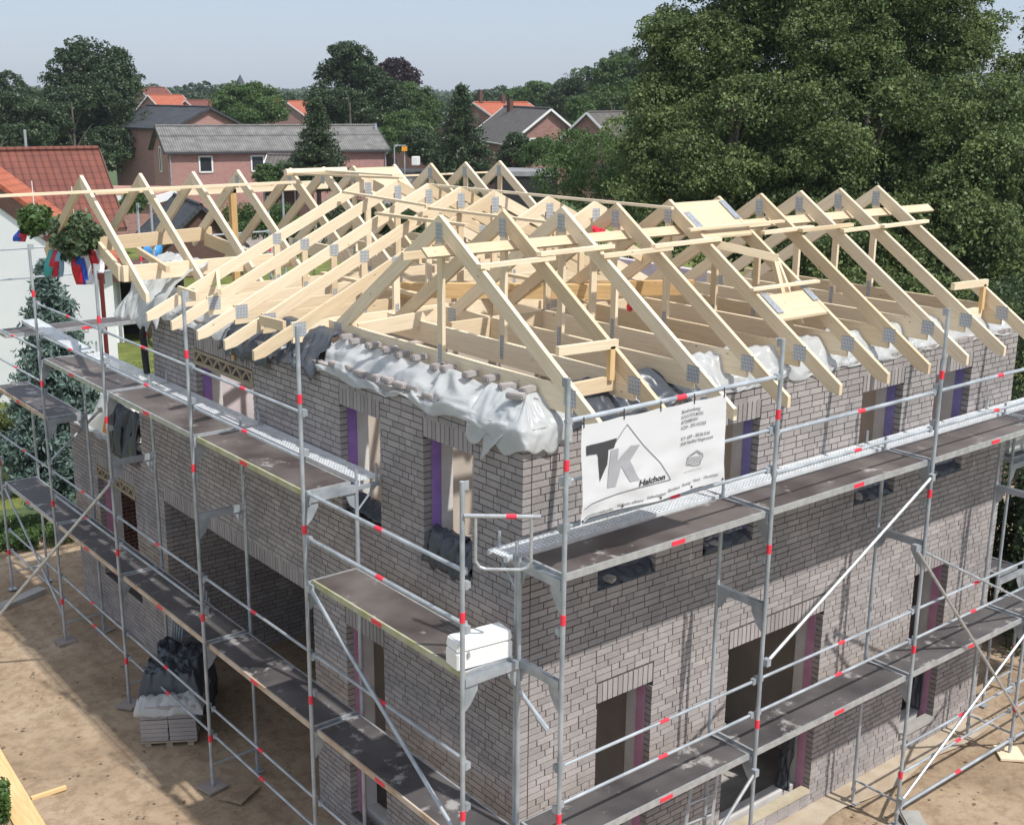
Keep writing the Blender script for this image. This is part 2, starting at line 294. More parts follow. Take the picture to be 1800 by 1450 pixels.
# sandy site soil as a gently uneven sheet
nx, ny = 260, 240; xs = np.linspace(-12, 26, nx); ys = np.linspace(-14, 22, ny); V = []; 
for j in range(ny):
    for i in range(nx):
        x, y = xs[i], ys[j]; lim = 21.0 - .35*x
        zz = .05*noise.noise(Vector((x*.45, y*.45, 0))) + .03*noise.noise(Vector((x*2.2, y*2.2, 3))) - (.035 if (abs(x+2.55+.25*math.sin(y*.4)) < .14 or abs(x+4.2+.25*math.sin(y*.4)) < .14) else 0)
        z = zz + .01
        if y > lim-.6 or x > 24 : z = -.12 - (y-lim)*.01
        V.append((x, y, min(z, .05) if z < -.1 else max(-.012, min(z+.012, .05))))
F = np.array([[j*nx+i, j*nx+i+1, (j+1)*nx+i+1, (j+1)*nx+i] for j in range(ny-1) for i in range(nx-1)])
tag(quick('site_soil', np.array(V), F, M['sand'], smooth=True), kind='structure')
sheet('driveway', [(24,62),(46,52),(60,74),(38,88)], .0, M['paving'])
mb = MB(); mb.box2((4.9,-1.9,.0), (10.1,.36,.055)) 
q = MB()
for i in range(26):      # rough mortar-splashed concrete apron along the right wall
    x = -.2+i*.4; q.poly([(x,.5,.062),(x,.5-.5-.3*noise.noise(Vector((x*.9,1,1))),.058),(x+.4,.5-.5-.3*noise.noise(Vector(((x+.4)*.9,1,1))),.058),(x+.4,.5,.062)])
struct('concrete_apron', q, noisy('apron_concrete', (.38,.30,.215), (.47,.40,.31), 3, .95, bump=.3))

# ================================================================== BUILDING
LX, RY = .35, .44; LEN_R, LEN_L = 10.24, 10.07; TOP = 6.59
house = thing('brick_house', 'unfinished two storey house of grey facing brick under an open timber roof frame', 'house', (5.2, 5.5, 0))
# openings in the facing brick: (a0, a1, z0, z1)
UPL = [(1.32,2.27,4.76,6.17), (3.20,4.14,4.76,6.17), (6.53,8.44,4.76,5.93)]
GRL = [(3.20,4.13,.25,3.13), (5.0,10.04,-.1,3.25), (11.35,13.18,.9,2.9)]
UPR = [(1.47,2.41,4.53,6.17), (3.23,4.17,4.53,6.17), (6.29,7.25,4.53,6.17), (8.05,9.0,4.53,6.17)]
GRR = [(1.52,2.44,.1,3.12), (3.84,5.81,.30,3.12), (8.02,8.96,.42,3.08)]
LINT = {(6.53,5.93): .25, (11.35,2.9): .24}     # lattice lintel height above head
CH = .0833; JT = .0135; DEP = .115
def bricks(name, axis, plane, a0, a1, ztop, ops, inward, parent, zone=None, zbot=-.1, seed=1):
    """axis 'y': wall in plane x=plane running along y.  inward = +1/-1 normal direction into the building"""
    R = random.Random(seed); mb = MB(); core = MB()
    def put(b0, b1, z0, z1, d=DEP):
        j = R.uniform(-.0025, .0025); t = R.random()*.75+.12
        if R.random() < .06: t = R.random()*.25
        lo, hi = plane + (j if inward > 0 else -d), plane + (d if inward > 0 else j)
        if axis == 'y': mb.box2((lo, b0, z0), (hi, b1, z1), t)
        else: mb.box2((b0, lo, z0), (b1, hi, z1), t)
    sol = []
    for o in ops:
        h = LINT.get((o[0], o[2+1]), 0); sol.append((o[0]-.012, o[1]+.012, o[3]+h, o[3]+h+.25, o))
        n = max(1, round((o[1]-o[0])/.083)); w = (o[1]-o[0])/n
        for i in range(n):
            if axis: put(o[0]+i*w+JT/2, o[0]+(i+1)*w-JT/2, o[3]+h+.004, o[3]+h+.243)
    k = 0; z = zbot
    while z < ztop-.02:
        z1 = z+CH-JT; zc = (z+z1)/2; blocks = []
        for (s0, s1, sz0, sz1, o) in sol:
            if sz0-.02 < zc < sz1: blocks.append((s0-.002, s1+.002))
            elif o[2] < zc < sz0: blocks.append((o[0], o[1]))
        if zone:
            for bl in zone(zc): blocks.append(bl)
        blocks.sort(); segs = []; cur = a0
        for b0, b1 in blocks:
            if b0 > cur+.01: segs.append((cur, b0))
            cur = max(cur, b1)
        if cur < a1-.01: segs.append((cur, a1))
        for s0, s1 in segs:
            a = s0; first = True
            while a < s1-.012:
                L = R.choice((.24,.24,.24,.115)) if not first else ((.115,.24,.18)[k % 3])
                first = False; b = min(a+L, s1)
                if s1-b < .05: b = s1
                put(a, b, z, z1); a = b+JT
        z += CH; k += 1
    o = mb.build(name, M['brick'], parent)
    return o
def core_wall(name, axis, lo, hi, a0, a1, z0, z1, ops, m, parent, extra=0):
    if extra: ops = [(o[0]-.012, o[1]+.012, o[2]-.012, o[3]+LINT.get((o[0], o[3]), 0)+.01) for o in ops]
    mb = MB(); cuts = sorted({a0, a1, *[x for o in ops for x in (o[0], o[1])]}); cuts = [c for c in cuts if a0 <= c <= a1]
    for c0, c1 in zip(cuts, cuts[1:]):
        mid = (c0+c1)/2; hol = sorted([(o[2], o[3]+(0)) for o in ops if o[0] < mid < o[1]]); cur = z0
        for h0, h1 in hol + [(z1, z1)]:
            if h0 > cur+.005:
                if axis == 'y': mb.box2((lo, c0, cur), (hi, c1, min(h0, z1)))
                else: mb.box2((c0, lo, cur), (c1, hi, min(h0, z1)))
            cur = max(cur, h1)
    return mb.build(name, m, parent)
allL, allR = UPL+GRL, UPR+GRR
zoneL = lambda z: [(10.87, 20)] if 3.75 < z < 4.6 else ([(10.07, 20)] if z >= 4.6 else [])
left = bricks('left_wall', 'y', LX, RY, 14.5, TOP, allL, 1, house, zoneL, seed=3)
core_wall('mortar_bed', 'y', LX+.012, LX+DEP-.004, RY+.008, 10.06, -.1, TOP-.012, allL, M['mortar'], left, 1)
core_wall('mortar_bed', 'y', LX+.012, LX+DEP-.004, 10.0601, 14.49, -.1, 3.74, allL, M['mortar'], left, 1)
core_wall('mortar_bed', 'y', LX+.012, LX+DEP-.004, 10.0602, 10.86, 3.7401, 4.59, [], M['mortar'], left, 1)
right = bricks('right_wall', 'x', RY, LX+DEP+.014, LEN_R, TOP, allR, 1, house, seed=5)
core_wall('mortar_bed', 'x', RY+.012, RY+DEP-.004, LX+.118, LEN_R-.008, -.1, TOP-.012, allR, M['mortar'], right, 1)
# end walls
mb = MB(); mb.box2((LEN_R-DEP, RY+DEP, -.1), (LEN_R-.003, 9.5, TOP-.02)); mb.build('side_wall', M['brick'], house); mb = MB(); mb.box2((LX+DEP, 14.38, -.1), (6, 14.49, 3.7)); mb.build('rear_wall', M['redbrick'], house)
# brick plinth in front of the wide right opening
mb = MB(); R = random.Random(2)
x = 3.85
while x < 5.78:
    for k in range(4): mb.box2((x, RY-.004, -.06+k*CH), (min(x+.24, 5.8), RY+.11, .012+k*CH), R.random())
    x += .251
pl = mb.build('plinth', M['brick'], house)
mb = MB(); mb.box2((3.85, RY-.02, .285), (5.8, RY+.13, .335)); mb.build('mortar_cap', noisy('yellow_mortar', (.42,.36,.25), (.52,.46,.34), 4, .95), pl)
mb = MB(); mb.box2((8.03, RY-.03, .36), (8.95, RY+.13, .43)); mb.build('door_sill', M['concrete'], house)
# lattice lintels
for (a0, a1, z0, z1) in ((6.5,8.47,5.93,6.17), (11.32,13.2,2.9,3.13)):
    mb = MB(); x0, x1 = LX-.012, LX+.09
    mb.box2((x0, a0, z1-.045), (x1, a1, z1)); mb.box2((x0, a0, z0), (x1, a1, z0+.06)); mb.box2((x0, a0, z0+.06), (x0+.04, a0+.05, z1-.045)); mb.box2((x0, a1-.05, z0+.06), (x0+.04, a1, z1-.045))
    n = 6; w = (a1-a0-.1)/n
    for i in range(n):
        y = a0+.05+i*w
        mb.beam((x0+.03, y, z0+.05), (x0+.03, y+w/2, z1-.035), .05, .035, side=Vector((1,0,0))); mb.beam((x0+.03, y+w/2, z1-.035), (x0+.03, y+w, z0+.05), .05, .035, side=Vector((1,0,0)))
    mb.build('lattice_lintel', M['oldwood'], house)
# insulation (edges visible in the reveals) and inner leaf
def reveals(axis, plane, ops, m):
    for (a0, a1, z0, z1) in ops:
        mb = MB(); lo, hi = plane+DEP+.004, plane+DEP+.135
        for (b0, b1, c0, c1) in ((a0-.10, a0+.012, z0-.1, z1+.1), (a1-.012, a1+.10, z0-.1, z1+.1), (a0+.012, a1-.012, z1-.012, z1+.1)):
            if axis == 'y': mb.box2((lo, b0, c0), (hi, b1, c1))
            else: mb.box2((b0, lo, c0), (b1, hi, c1))
        mb.build('insulation_strip', m, house)
reveals('y', LX, UPL, M['violet']); reveals('y', LX, [GRL[0], GRL[2]], M['pink']); reveals('x', RY, UPR, M['violet_shaded']); reveals('x', RY, GRR, M['pink'])
core_wall('inner_wall', 'y', LX+.255, LX+.43, RY+.43, 10.0, -.1, 6.62, [o for o in allL], M['lime'], house)
core_wall('inner_wall', 'y', LX+.256, LX+.43, 10.16, 14.2, -.1, 3.7, [o for o in allL], M['lime'], house)
core_wall('inner_wall', 'x', RY+.255, RY+.43, LX+.255, LEN_R-.2, -.1, 6.62, [o for o in allR], M['lime'], house)
mb = MB()
mb.box2((LX+.255, RY+.255, 6.621), (LX+.43, 9.9, 6.775)); mb.box2((LX+.431, RY+.255, 6.621), (LEN_R-.12, RY+.43, 6.772)); mb.box2((LEN_R-.3, RY+.431, -.1), (LEN_R-.125, 9.4, 6.77))
mb.box2((LX+.431, 9.6, 3.3), (LEN_R-.31, 9.77, 6.75)); mb.build('ring_beam', M['lilac'], house)
# partitions, slabs
mb = MB()
mb.box2((.79, 5.05, 3.51), (6.5, 5.2, 6.6)); mb.box2((4.6, .88, 3.511), (4.72, 5.04, 6.6)); mb.box2((6.2, 5.21, 3.511), (6.32, 9.59, 6.6)); mb.box2((2.9, 5.21, 3.511), (3.02, 9.59, 6.6)); mb.box2((7.6, .88, 3.511), (7.72, 4.2, 6.6))
mb.box2((2.6, .88, 3.512), (2.7, 2.2, 6.6)); mb.build('partition', M['plaster'], house)
mb = MB(); mb.box2((.79, .88, 3.28), (LEN_R-.31, 9.59, 3.5)); mb.build('floor_slab', M['concrete'], house)
mb = MB(); mb.box2((LX+.13, RY+.13, -.1), (4.69, 4.84, .08)); mb.box2((4.7, RY+.13, -.1), (LEN_R-.13, 9.59, .08)); mb.build('floor_slab', M['concrete'], house)
mb = MB(); mb.box2((1.0, 4.72, -.05), (6.6, 4.84, 3.25)); mb.box2((3.0, .88, .09), (3.12, 4.7, 3.27)); mb.box2((6.7, .88, .09), (6.82, 6.7, 3.27)); mb.box2((6.65, 6.71, .09), (10, 6.83, 3.27)); mb.build('partition', M['plaster'], house)
# deep recess (garage) lined with brick
bricks('recess_wall', 'x', 10.045, LX+DEP+.006, 4.6, 3.26, [], 1, house, seed=8); core_wall('mortar_bed', 'x', 10.053, 10.15, LX+.3, 4.6, -.1, 3.26, [], M['mortar'], house)
bricks('recess_wall', 'y', 4.6, 4.85, 10.04, 3.26, [(5.9, 7.0, -.1, 2.2)], 1, house, seed=9); core_wall('mortar_bed', 'y', 4.608, 4.70, 4.85, 10.04, -.1, 3.26, [(5.9,7.0,-.1,2.2)], M['mortar'], house)
mb = MB(); mb.box2((LX+.12, 4.85, 3.262), (4.6, 10.04, 3.279)); mb.build('recess_ceiling', M['concrete'], house)
# low left wing: roof slab, concrete cap, balcony wall
mb = MB(); mb.box2((LX+.12, 10.12, 3.45), (5.5, 14.37, 3.66)); mb.build('roof_slab', M['concrete'], house)
# drain pipe at the upper storey edge (black, bent)
pp = [(.30,10.2,6.35), (.28,10.28,6.1), (.30,10.30,5.7), (.30,10.22,5.2), (.30,10.16,4.75)]; mb = MB()
for a, b in zip(pp, pp[1:]): mb.tube(a, b, .055, 10)
mb.build('drain_pipe', M['black'], house, smooth=True)
mb = MB(); mb.beam((.33,7.0,6.42),(.30,7.0,6.33),.04,.10); mb.tube((.30,7.0,6.33),(.30,7.0,6.25),.028); mb.build('wall_hook', M['wood2'], house)

# loose mortar/steel: pale chairs of film inside sills, dark foil on sills
def crumple(name, path, prof, nu, nv, amp, m, label, seed=0, thick=.004, parent=None, cat='plastic sheet'):
    """path(t)->(point, outward); prof(s,t)->(out, z) ; noisy cloth sheet"""
    V = []; 
    for i in range(nu):
        t = i/(nu-1); p, o = path(t)
        for j in range(nv):
            s = j/(nv-1); a, z = prof(s, t)
            q = Vector((t*9+seed, s*2.3, seed*1.7)); d = noise.noise(q*.8)*1.1 + .75*(1-abs(noise.noise(q*1.3+Vector((0,0,noise.noise(q*.7)*1.5))))*3.2) + .16*(1-abs(noise.noise(q*3.1))*3)
            w = amp*(.35+.65*math.sin(math.pi*min(1, max(0, s)))) if True else amp
            P = p + o*(a + w*d*.22) + Vector((0, 0, z + w*d*.30)) + (Vector((o.y, -o.x, 0))*noise.noise(q*1.1)*amp*.6)
            V.append(tuple(P))
    F = np.array([[i*nv+j, (i+1)*nv+j, (i+1)*nv+j+1, i*nv+j+1] for i in range(nu-1) for j in range(nv-1)])
    o = quick(name, np.array(V), F, m, parent, smooth=True)
    md = o.modifiers.new('thickness', 'SOLIDIFY'); md.thickness = thick
    if label: tag(o, label, cat)
    return o
LP = lambda y0, y1: (lambda t: (Vector((LX, y0+(y1-y0)*t, 0)), Vector((-1,0,0))))
RP = lambda x0, x1: (lambda t: (Vector((x0+(x1-x0)*t, RY, 0)), Vector((0,-1,0))))
def pr(pts, wob=.04, sd=0):
    def f(s, t):
        k = s*(len(pts)-1); i = min(int(k), len(pts)-2); u = k-i; (a0, z0), (a1, z1) = pts[i], pts[i+1]
        return a0+(a1-a0)*u, z0+(z1-z0)*u + wob*noise.noise(Vector((t*7, sd, s)))*(s)
    return f
crumple('plastic_sheet', LP(.62, 4.65), pr([(-.42,6.86),(-.34,6.90),(-.2,6.78),(-.06,6.66),(.02,6.60),(.035,6.52)], .16, 1), 170, 26, .17, M['film'], 'long milky plastic sheet over the left wall top, from the black foil to the corner', 1)
def corner(t):
    k = max(-1, min(1, (t-.5)/.16)); w = max(0, 1-abs(k)); ox = -1 if t < .5 else -w; oy = -1 if t > .5 else -w
    p = Vector((LX, RY+.95*(.5-t)*2, 0)) if t < .5 else Vector((LX+.62*(t-.5)*2, RY, 0)); return p, Vector((ox, oy, 0))
crumple('plastic_sheet', corner, pr([(-.33,6.93),(-.22,6.86),(-.08,6.72),(.02,6.62),(.04,6.52),(.045,6.40)], .16, 4), 90, 28, .075, M['film'], 'crumpled milky plastic sheet draped round the brick corner beside the banner', 7)
mb = MB(); vs = [(.33,.95,6.56),(.29,1.02,6.30),(.27,1.14,6.20),(.30,.72,6.40),(.32,.62,6.58)]
tag(crumple('plastic_sheet', LP(.70,1.08), (lambda s, t: (.02+.05*s, 6.56-.38*s*t)), 10, 10, .03, M['film'], None, 12), 'torn tip of milky sheet hanging down the left wall at the corner', 'plastic sheet')
crumple('plastic_sheet', RP(3.15, 6.0), pr([(-.55,6.82),(-.42,6.98),(-.28,6.95),(-.12,6.74),(-.02,6.63),(.01,6.57)], .16, 2), 130, 26, .22, M['film'], 'milky plastic sheet bulging on the right wall top beside the black foil', 3)
crumple('plastic_sheet', RP(5.95, 10.15), pr([(-.55,6.80),(-.42,6.92),(-.28,6.92),(-.12,6.72),(-.03,6.63),(.005,6.57)], .12, 3), 170, 24, .17, M['film'], 'milky plastic sheet along the far half of the right wall top', 5)
crumple('black_foil', RP(.75, 3.2), pr([(-.75,6.80),(-.5,6.90),(-.3,6.82),(-.12,6.70),(-.02,6.62),(.02,6.55)], .1, 8), 80, 22, .16, M['foil'], 'black foil bulging behind the top rail of the banner', 9)
crumple('black_foil', LP(4.6, 6.0), pr([(-.40,6.98),(-.25,6.95),(-.1,6.78),(.02,6.62),(.10,6.48)], .18, 9), 60, 20, .15, M['foil'], 'dark foil with a small hole folded over the left wall beside the scaffold pole', 11)
crumple('black_foil', LP(5.9, 7.4), pr([(-.35,6.86),(-.15,6.74),(.0,6.62),(.07,6.46),(.09,6.34)], .14, 10), 60, 20, .09, M['foil'], 'blue black foil hanging over the left wall above the upper lattice lintel', 13)
crumple('plastic_sheet', LP(7.2, 10.3), pr([(-.55,6.84),(-.3,6.78),(-.1,6.66),(.03,6.58),(.08,6.50)], .14, 12), 110, 20, .09, M['film'], 'thin milky sheet under the rafter feet at the far end of the left wall', 15)
crumple('plastic_sheet', LP(9.3, 11.0), pr([(-.75,7.35),(-.45,7.22),(-.2,6.95),(.05,6.70),(.24,6.35)], .3, 14), 70, 30, .26, M['film'], 'big crumpled milky sheet at the far upper end of the left wall', 17)
# loose bricks weighing the sheets
R = random.Random(4); pr_b = None
def loose(x, y, z, rz, s=(.10,.21,.07), tilt=0):
    global pr_b
    if pr_b is None:
        m_ = bpy.data.meshes.new('loose_brick'); bm = bmesh.new(); bmesh.ops.create_cube(bm, size=1); bmesh.ops.scale(bm, vec=s, verts=bm.verts); bmesh.ops.bevel(bm, geom=bm.edges[:], offset=.012, segments=2, affect='EDGES'); bm.to_mesh(m_); bm.free(); m_.materials.append(M['brick']); pr_b = m_
        m_.attributes.new('tint', 'FLOAT', 'FACE').data.foreach_set('value', [.7]*len(m_.polygons))
    o = bpy.data.objects.new('loose_brick', pr_b); COL.objects.link(o); o.location = (x, y, z); o.rotation_euler = (tilt, R.uniform(-.1,.1), rz); return o
# bulging sheets / foil in openings and low wing
crumple('black_foil', LP(11.0, 12.25), pr([(-.45,3.85),(-.3,4.35),(-.12,4.5),(.03,4.05),(.07,3.62)], .1, 20), 46, 24, .24, M['foil'], 'crumpled black foil hanging over the low wing wall beside the upper storey', 21)
crumple('plastic_sheet', LP(12.0, 14.4), pr([(-1.0,3.78),(-.6,3.82),(-.3,3.80),(-.05,3.79),(.03,3.74)], .05, 22), 50, 16, .05, M['film'], 'dusty clear sheet lying on the wall top of the low wing', 23)
mb = MB(); c = Vector((1.0, 12.9, 3.75))
vs = [(-.6,-.9,0),(.5,-.9,0),(.5,.8,0),(-.6,.8,0),(-.45,-.6,.75),(.35,-.55,.85),(.3,.5,.95),(-.4,.45,.65)]; vs = [c+Vector(v) for v in vs]
for f in ((0,1,5,4),(1,2,6,5),(2,3,7,6),(3,0,4,7),(4,5,6,7)): mb.poly([vs[i] for i in f])
o = mb.build('covered_stack', M['white']); tag(o, 'white wrapped building stack on the low wing behind the tilted steel plank', 'stack')
mb = MB(); mb.poly([c+Vector(v) for v in ((-.62,-.55,.1),(-.62,-.1,.1),(-.5,-.1,.62),(-.5,-.5,.66))]); mb.build('orange_patch', mat('orange_print', (.75,.25,.03), .6)[0], o)
sills = [('L', .9, 0), ]
crumple('black_foil', LP(1.34, 2.26), pr([(-.35,4.80),(-.2,5.05),(-.05,4.98),(.02,4.80),(.03,4.62)], .12, 30), 30, 18, .15, M['foil'], 'black foil bundled on the sill of the left wall window nearest the corner', 31)
crumple('black_foil', LP(3.22, 4.12), pr([(-.45,4.80),(-.3,4.92),(-.15,4.90),(-.03,4.80)], .08, 32), 26, 14, .10, M['foil'], 'grey foil on the sill of the second upper left window behind the plank end', 33)
for i, (a, b) in enumerate(((1.49,2.39),(3.25,4.15),(6.31,7.23),(8.07,8.98))):
    crumple('black_foil', RP(a, b), pr([(-.36,4.55),(-.25,4.70),(-.12,4.68),(-.03,4.60),(.0,4.555)], .05, 34+i), 30, 14, .10, M['foil'], 'dark foil on the sill of the %s upper window of the right wall' % ('first','second','third','fourth')[i], 35+i)
    tag(loose(a+.2, RY+.08, 4.64, .3+i), 'loose brick on the sill of the %s upper window of the right wall' % ('first','second','third','fourth')[i], 'brick')
crumple('black_foil', lambda t: (Vector((5.72-.06*t, .60+.2*t, 0)), Vector((-1,0,0))), lambda s, t: (.05+.1*s, 1.5-1.2*s), 14, 20, .16, M['foil'], 'torn black foil hanging in the wide ground floor opening', 44)
crumple('black_foil', lambda t: (Vector((8.90-.04*t, .60+.2*t, 0)), Vector((-1,0,0))), lambda s, t: (.02+.04*s, 1.5-1.0*s), 12, 16, .08, M['foil'], 'torn black foil in the far ground floor door of the right wall', 46)
for i in range(13):
    y = .85+i*.33+R.uniform(-.06,.06)
    if i < 12: tag(loose(.70+R.uniform(-.03,.03), y, 6.93+R.uniform(-.01,.04), 1.57+R.uniform(-.35,.35)), '%s loose brick from the left in the row between milky sheet and front truss' % ['first','second','third','fourth','fifth','sixth','seventh','eighth','ninth','tenth','eleventh','twelfth'][11-i], 'brick', 'loose bricks along the inner edge of the sheet')
for i in range(9):
    tag(loose(.40+R.uniform(-.02,.02), 1.9+i*.30+R.uniform(-.04,.04), 6.66+R.uniform(0,.02), R.uniform(-.15,.15)), '%s loose brick from the left along the outer edge of the left wall top' % ['first','second','third','fourth','fifth','sixth','seventh','eighth','ninth'][8-i], 'brick', 'loose bricks along the outer edge of the sheet')
tag(loose(.52,.78,6.93,.4), 'loose brick on the sheet right at the corner, with a pale chip on it', 'brick')

# ================================================================== SCAFFOLD
QX, QXI, PY, PYI = -.75, -.02, -.63, .10
QY = [.03, 3.17, 6.23, 9.40, 12.45, 15.58]; PX = [0, 3.15, 6.41, 9.47, 12.55]
LA, LB, LC, LT = 5.45, 4.36, 2.36, 7.46
rad = .0255
qn = ['at the corner', 'second from the corner', 'third from the corner', 'fourth from the corner', 'fifth from the corner', 'sixth from the corner, at the far end']
def frame(out, inn, label, ztop, zin, levels, group, zb=.1):
    t = thing('scaffold_standard', label, 'scaffold frame', (out[0], out[1], 0), group)
    u = (Vector((inn[0], inn[1], 0))-Vector((out[0], out[1], 0))).normalized(); along = Vector((u.y, -u.x, 0))
    mb = MB(); mb.tube((*out, zb), (*out, ztop), rad, 12); op = mb.build('outer_post', M['galv'], t, smooth=False)
    mb = MB(); mb.tube((*inn, zb), (*inn, zin), rad, 12); mb.tube((*inn, zin), (*inn, zin+.16), .019, 8); mb.build('inner_post', M['galv'], t)
    # head lug at top
    mb = MB(); mb.box(Vector((*out, ztop-.05))+u*.04, (.07 if u.x else .02, .07 if u.y else .02, .09)); mb.build('wedge_lug', M['galv'], t)
    for z in [.8, 2.72, 4.95, 6.55]:
        if z < ztop-.2:
            mb = MB(); mb.tube((*out, z), (*out, z+.11), rad+.004, 12); mb.build('red_band', M['red'], op)
    for z in levels:
        mb = MB(); p0 = Vector((*out, z-.075)); p1 = Vector((*inn, z-.075))
        mb.beam(p0+u*.02, p1-u*.02, .008, .09); 
        for s in (-1, 1): mb.beam(p0+u*.02+along*s*.024, p1-u*.02+along*s*.024, .006, .09)
        mb.beam(p0+u*.02+Vector((0,0,-.045)), p1-u*.02+Vector((0,0,-.045)), .055, .008)
        mb.build('transom', M['galv'], t)
        mb = MB()
        q = [p0+u*.03+Vector((0,0,-.05)), p0+u*.20+Vector((0,0,-.05)), p0+u*.19+Vector((0,0,-.13)), p0+u*.10+Vector((0,0,-.27)), p0+u*.03+Vector((0,0,-.33))]
        mb.prism([x-along*.004 for x in q], along*.008); mb.build('gusset_plate', M['galv'], t)
        mb = MB()
        q = [p1-u*.03+Vector((0,0,-.05)), p1-u*.16+Vector((0,0,-.05)), p1-u*.10+Vector((0,0,-.2)), p1-u*.03+Vector((0,0,-.26))]
        mb.prism([x-along*.004 for x in q], along*.008); mb.build('gusset_plate', M['galv'], t)
    mb = MB(); mb.tube((*out, .42), (*inn, .42), .017, 8); mb.build('foot_transom', M['galv'], t)
    for nm, pt in (('base_plate', out), ('base_plate', inn)):
        mb = MB(); mb.tube((*pt, .02), (*pt, .30), .018, 8); mb.box((*pt, .05), (.15,.15,.012)); mb.tube((*pt, .24), (*pt, .28), .036, 8); mb.build(nm, M['galv'], t)
    # guardrail pockets
    for z in levels:
        for dz in (.5, .98):
            if z+dz < ztop: mb = MB(); mb.tube(Vector((*out, z+dz-.045))+u*.045, Vector((*out, z+dz+.045))+u*.045, .028, 8); mb.box(Vector((*out, z+dz))+u*.06, (.05,.05,.07)); mb.build('rail_pocket', M['galv'], t)
    return t
topsL = [6.42, LT, LT, LT, LT, 5.2]
for i, y in enumerate(QY):
    lv = [LC, LB] + ([LA] if 1 <= i <= 4 else [])
    frame((QX, y), (QXI, y), 'grey tube frame of the left scaffold, ' + qn[i], topsL[i], LA if 1 <= i <= 4 else (LA-.1 if i == 0 else LB), lv, 'tube frames of the left scaffold')
pn = ['at the brick corner', 'between banner and second upper window', 'third from the corner', 'at the far brick end', 'beyond the far brick end']
for i, x in enumerate(PX):
    frame((x, PY), (x, PYI), 'grey tube frame of the right scaffold, ' + pn[i], LT, LA, [LC, LB, LA], 'tube frames of the right scaffold')
# wooden sole boards under base plates
for i, (x, y, w, nm) in enumerate([(QX,QY[4],.34,'far'),(QX,QY[2],.34,'near'),(QXI,QY[4],.3,'inner far'),(QX,QY[3],.34,'behind the brick pallet'),(PX[3],PY,.42,'right end')]):
    mb = MB(); mb.box((0,0,0), (w, w*.9, .035)); o = mb.build('sole_board', M['paving'] if i < 4 else M['wood']); o.location = (x, y, .062 if i < 4 else .07); o.rotation_euler = (0,0,.2*i)
    tag(o, 'flat square pad under a scaffold foot, %s' % ('%s foot of the left scaffold' % nm if i < 4 else 'at the right end of the right scaffold'), 'sole board')

def deck(a, b, side, z, m_side, label, m='deck', red=True):
    """a,b = ends on the outer line; side = vector to inner line (.66 wide)"""
    a = Vector(a); b = Vector(b); d = (b-a).normalized(); s = Vector(side).normalized(); L = (b-a).length
    t = thing('scaffold_deck', label, 'scaffold deck', ((a+b)/2+s*.36)+Vector((0,0,z)), 'plywood decks of the scaffold')
    Rm = Matrix((d, d.cross(Vector((0,0,1)))*-1, Vector((0,0,1)))).transposed() if False else Matrix((d, s, Vector((0,0,1)))).transposed()
    c = (a+b)/2+s*.365; W = .63; l2 = L-.08
    mb = MB(); mb.box(c+Vector((0,0,z-.006)), (l2-.02, W-.05, .012), Rm); mb.build('plywood', M[m], t)
    mb = MB()
    for k, sg in ((0, -1), (1, 1)):
        cc = c+s*sg*(W/2-.012)+Vector((0,0,z-.035)); mb2 = MB(); mb2.box(cc, (l2, .024, .075), Rm); mb2.build('side_rail', M[m_side] if k == 0 else M['alu'], t)
    for sg in (-1, 1): mb = MB(); mb.box(c+d*sg*(l2/2-.015)+Vector((0,0,z-.03)), (.03, W-.05, .07), Rm); mb.build('end_rail', M['alu'], t)
    if red:
        mb = MB(); mb.box(c-s*(W/2+.002)+d*.1+Vector((0,0,z-.036)), (.20, .006, .05), Rm); mb.build('red_sticker', M['red'], t)
    return t
bay = ['first bay', 'second bay', 'third bay', 'fourth bay', 'fifth bay']
for i in range(5):
    deck((QX, QY[i]+.0, 0), (QX, QY[i+1], 0), (1,0,0), LC, 'rustrail' if i != 4 else 'alu', 'lowest dark deck of the left scaffold, %s from the corner' % bay[i], 'deck_dark')
for i in (1, 2, 3):
    deck((QX, QY[i], 0), (QX, QY[i+1], 0), (1,0,0), LA, 'yellowrail' if i == 1 else 'alu', 'top plywood deck of the left scaffold, %s from the corner' % bay[i])
deck((QX, QY[0], 0), (QX, QY[1], 0), (1,0,0), LB, 'yellowrail', 'brown plywood deck carrying the white box at the corner of the left scaffold')
deck((QX, QY[4], 0), (QX, QY[5], 0), (1,0,0), LB, 'rustrail', 'dark deck at middle height beyond the fifth frame of the left scaffold', 'deck_dark')
for i in range(4):
    deck((PX[i], PY, 0), (PX[i+1], PY, 0), (0,1,0), LA, 'alu', 'top plywood deck of the right scaffold, %s from the corner' % bay[i])
    deck((PX[i], PY, 0), (PX[i+1], PY, 0), (0,1,0), LC, 'alu', 'lower plywood deck of the right scaffold, %s from the corner' % bay[i], 'deck_dark')

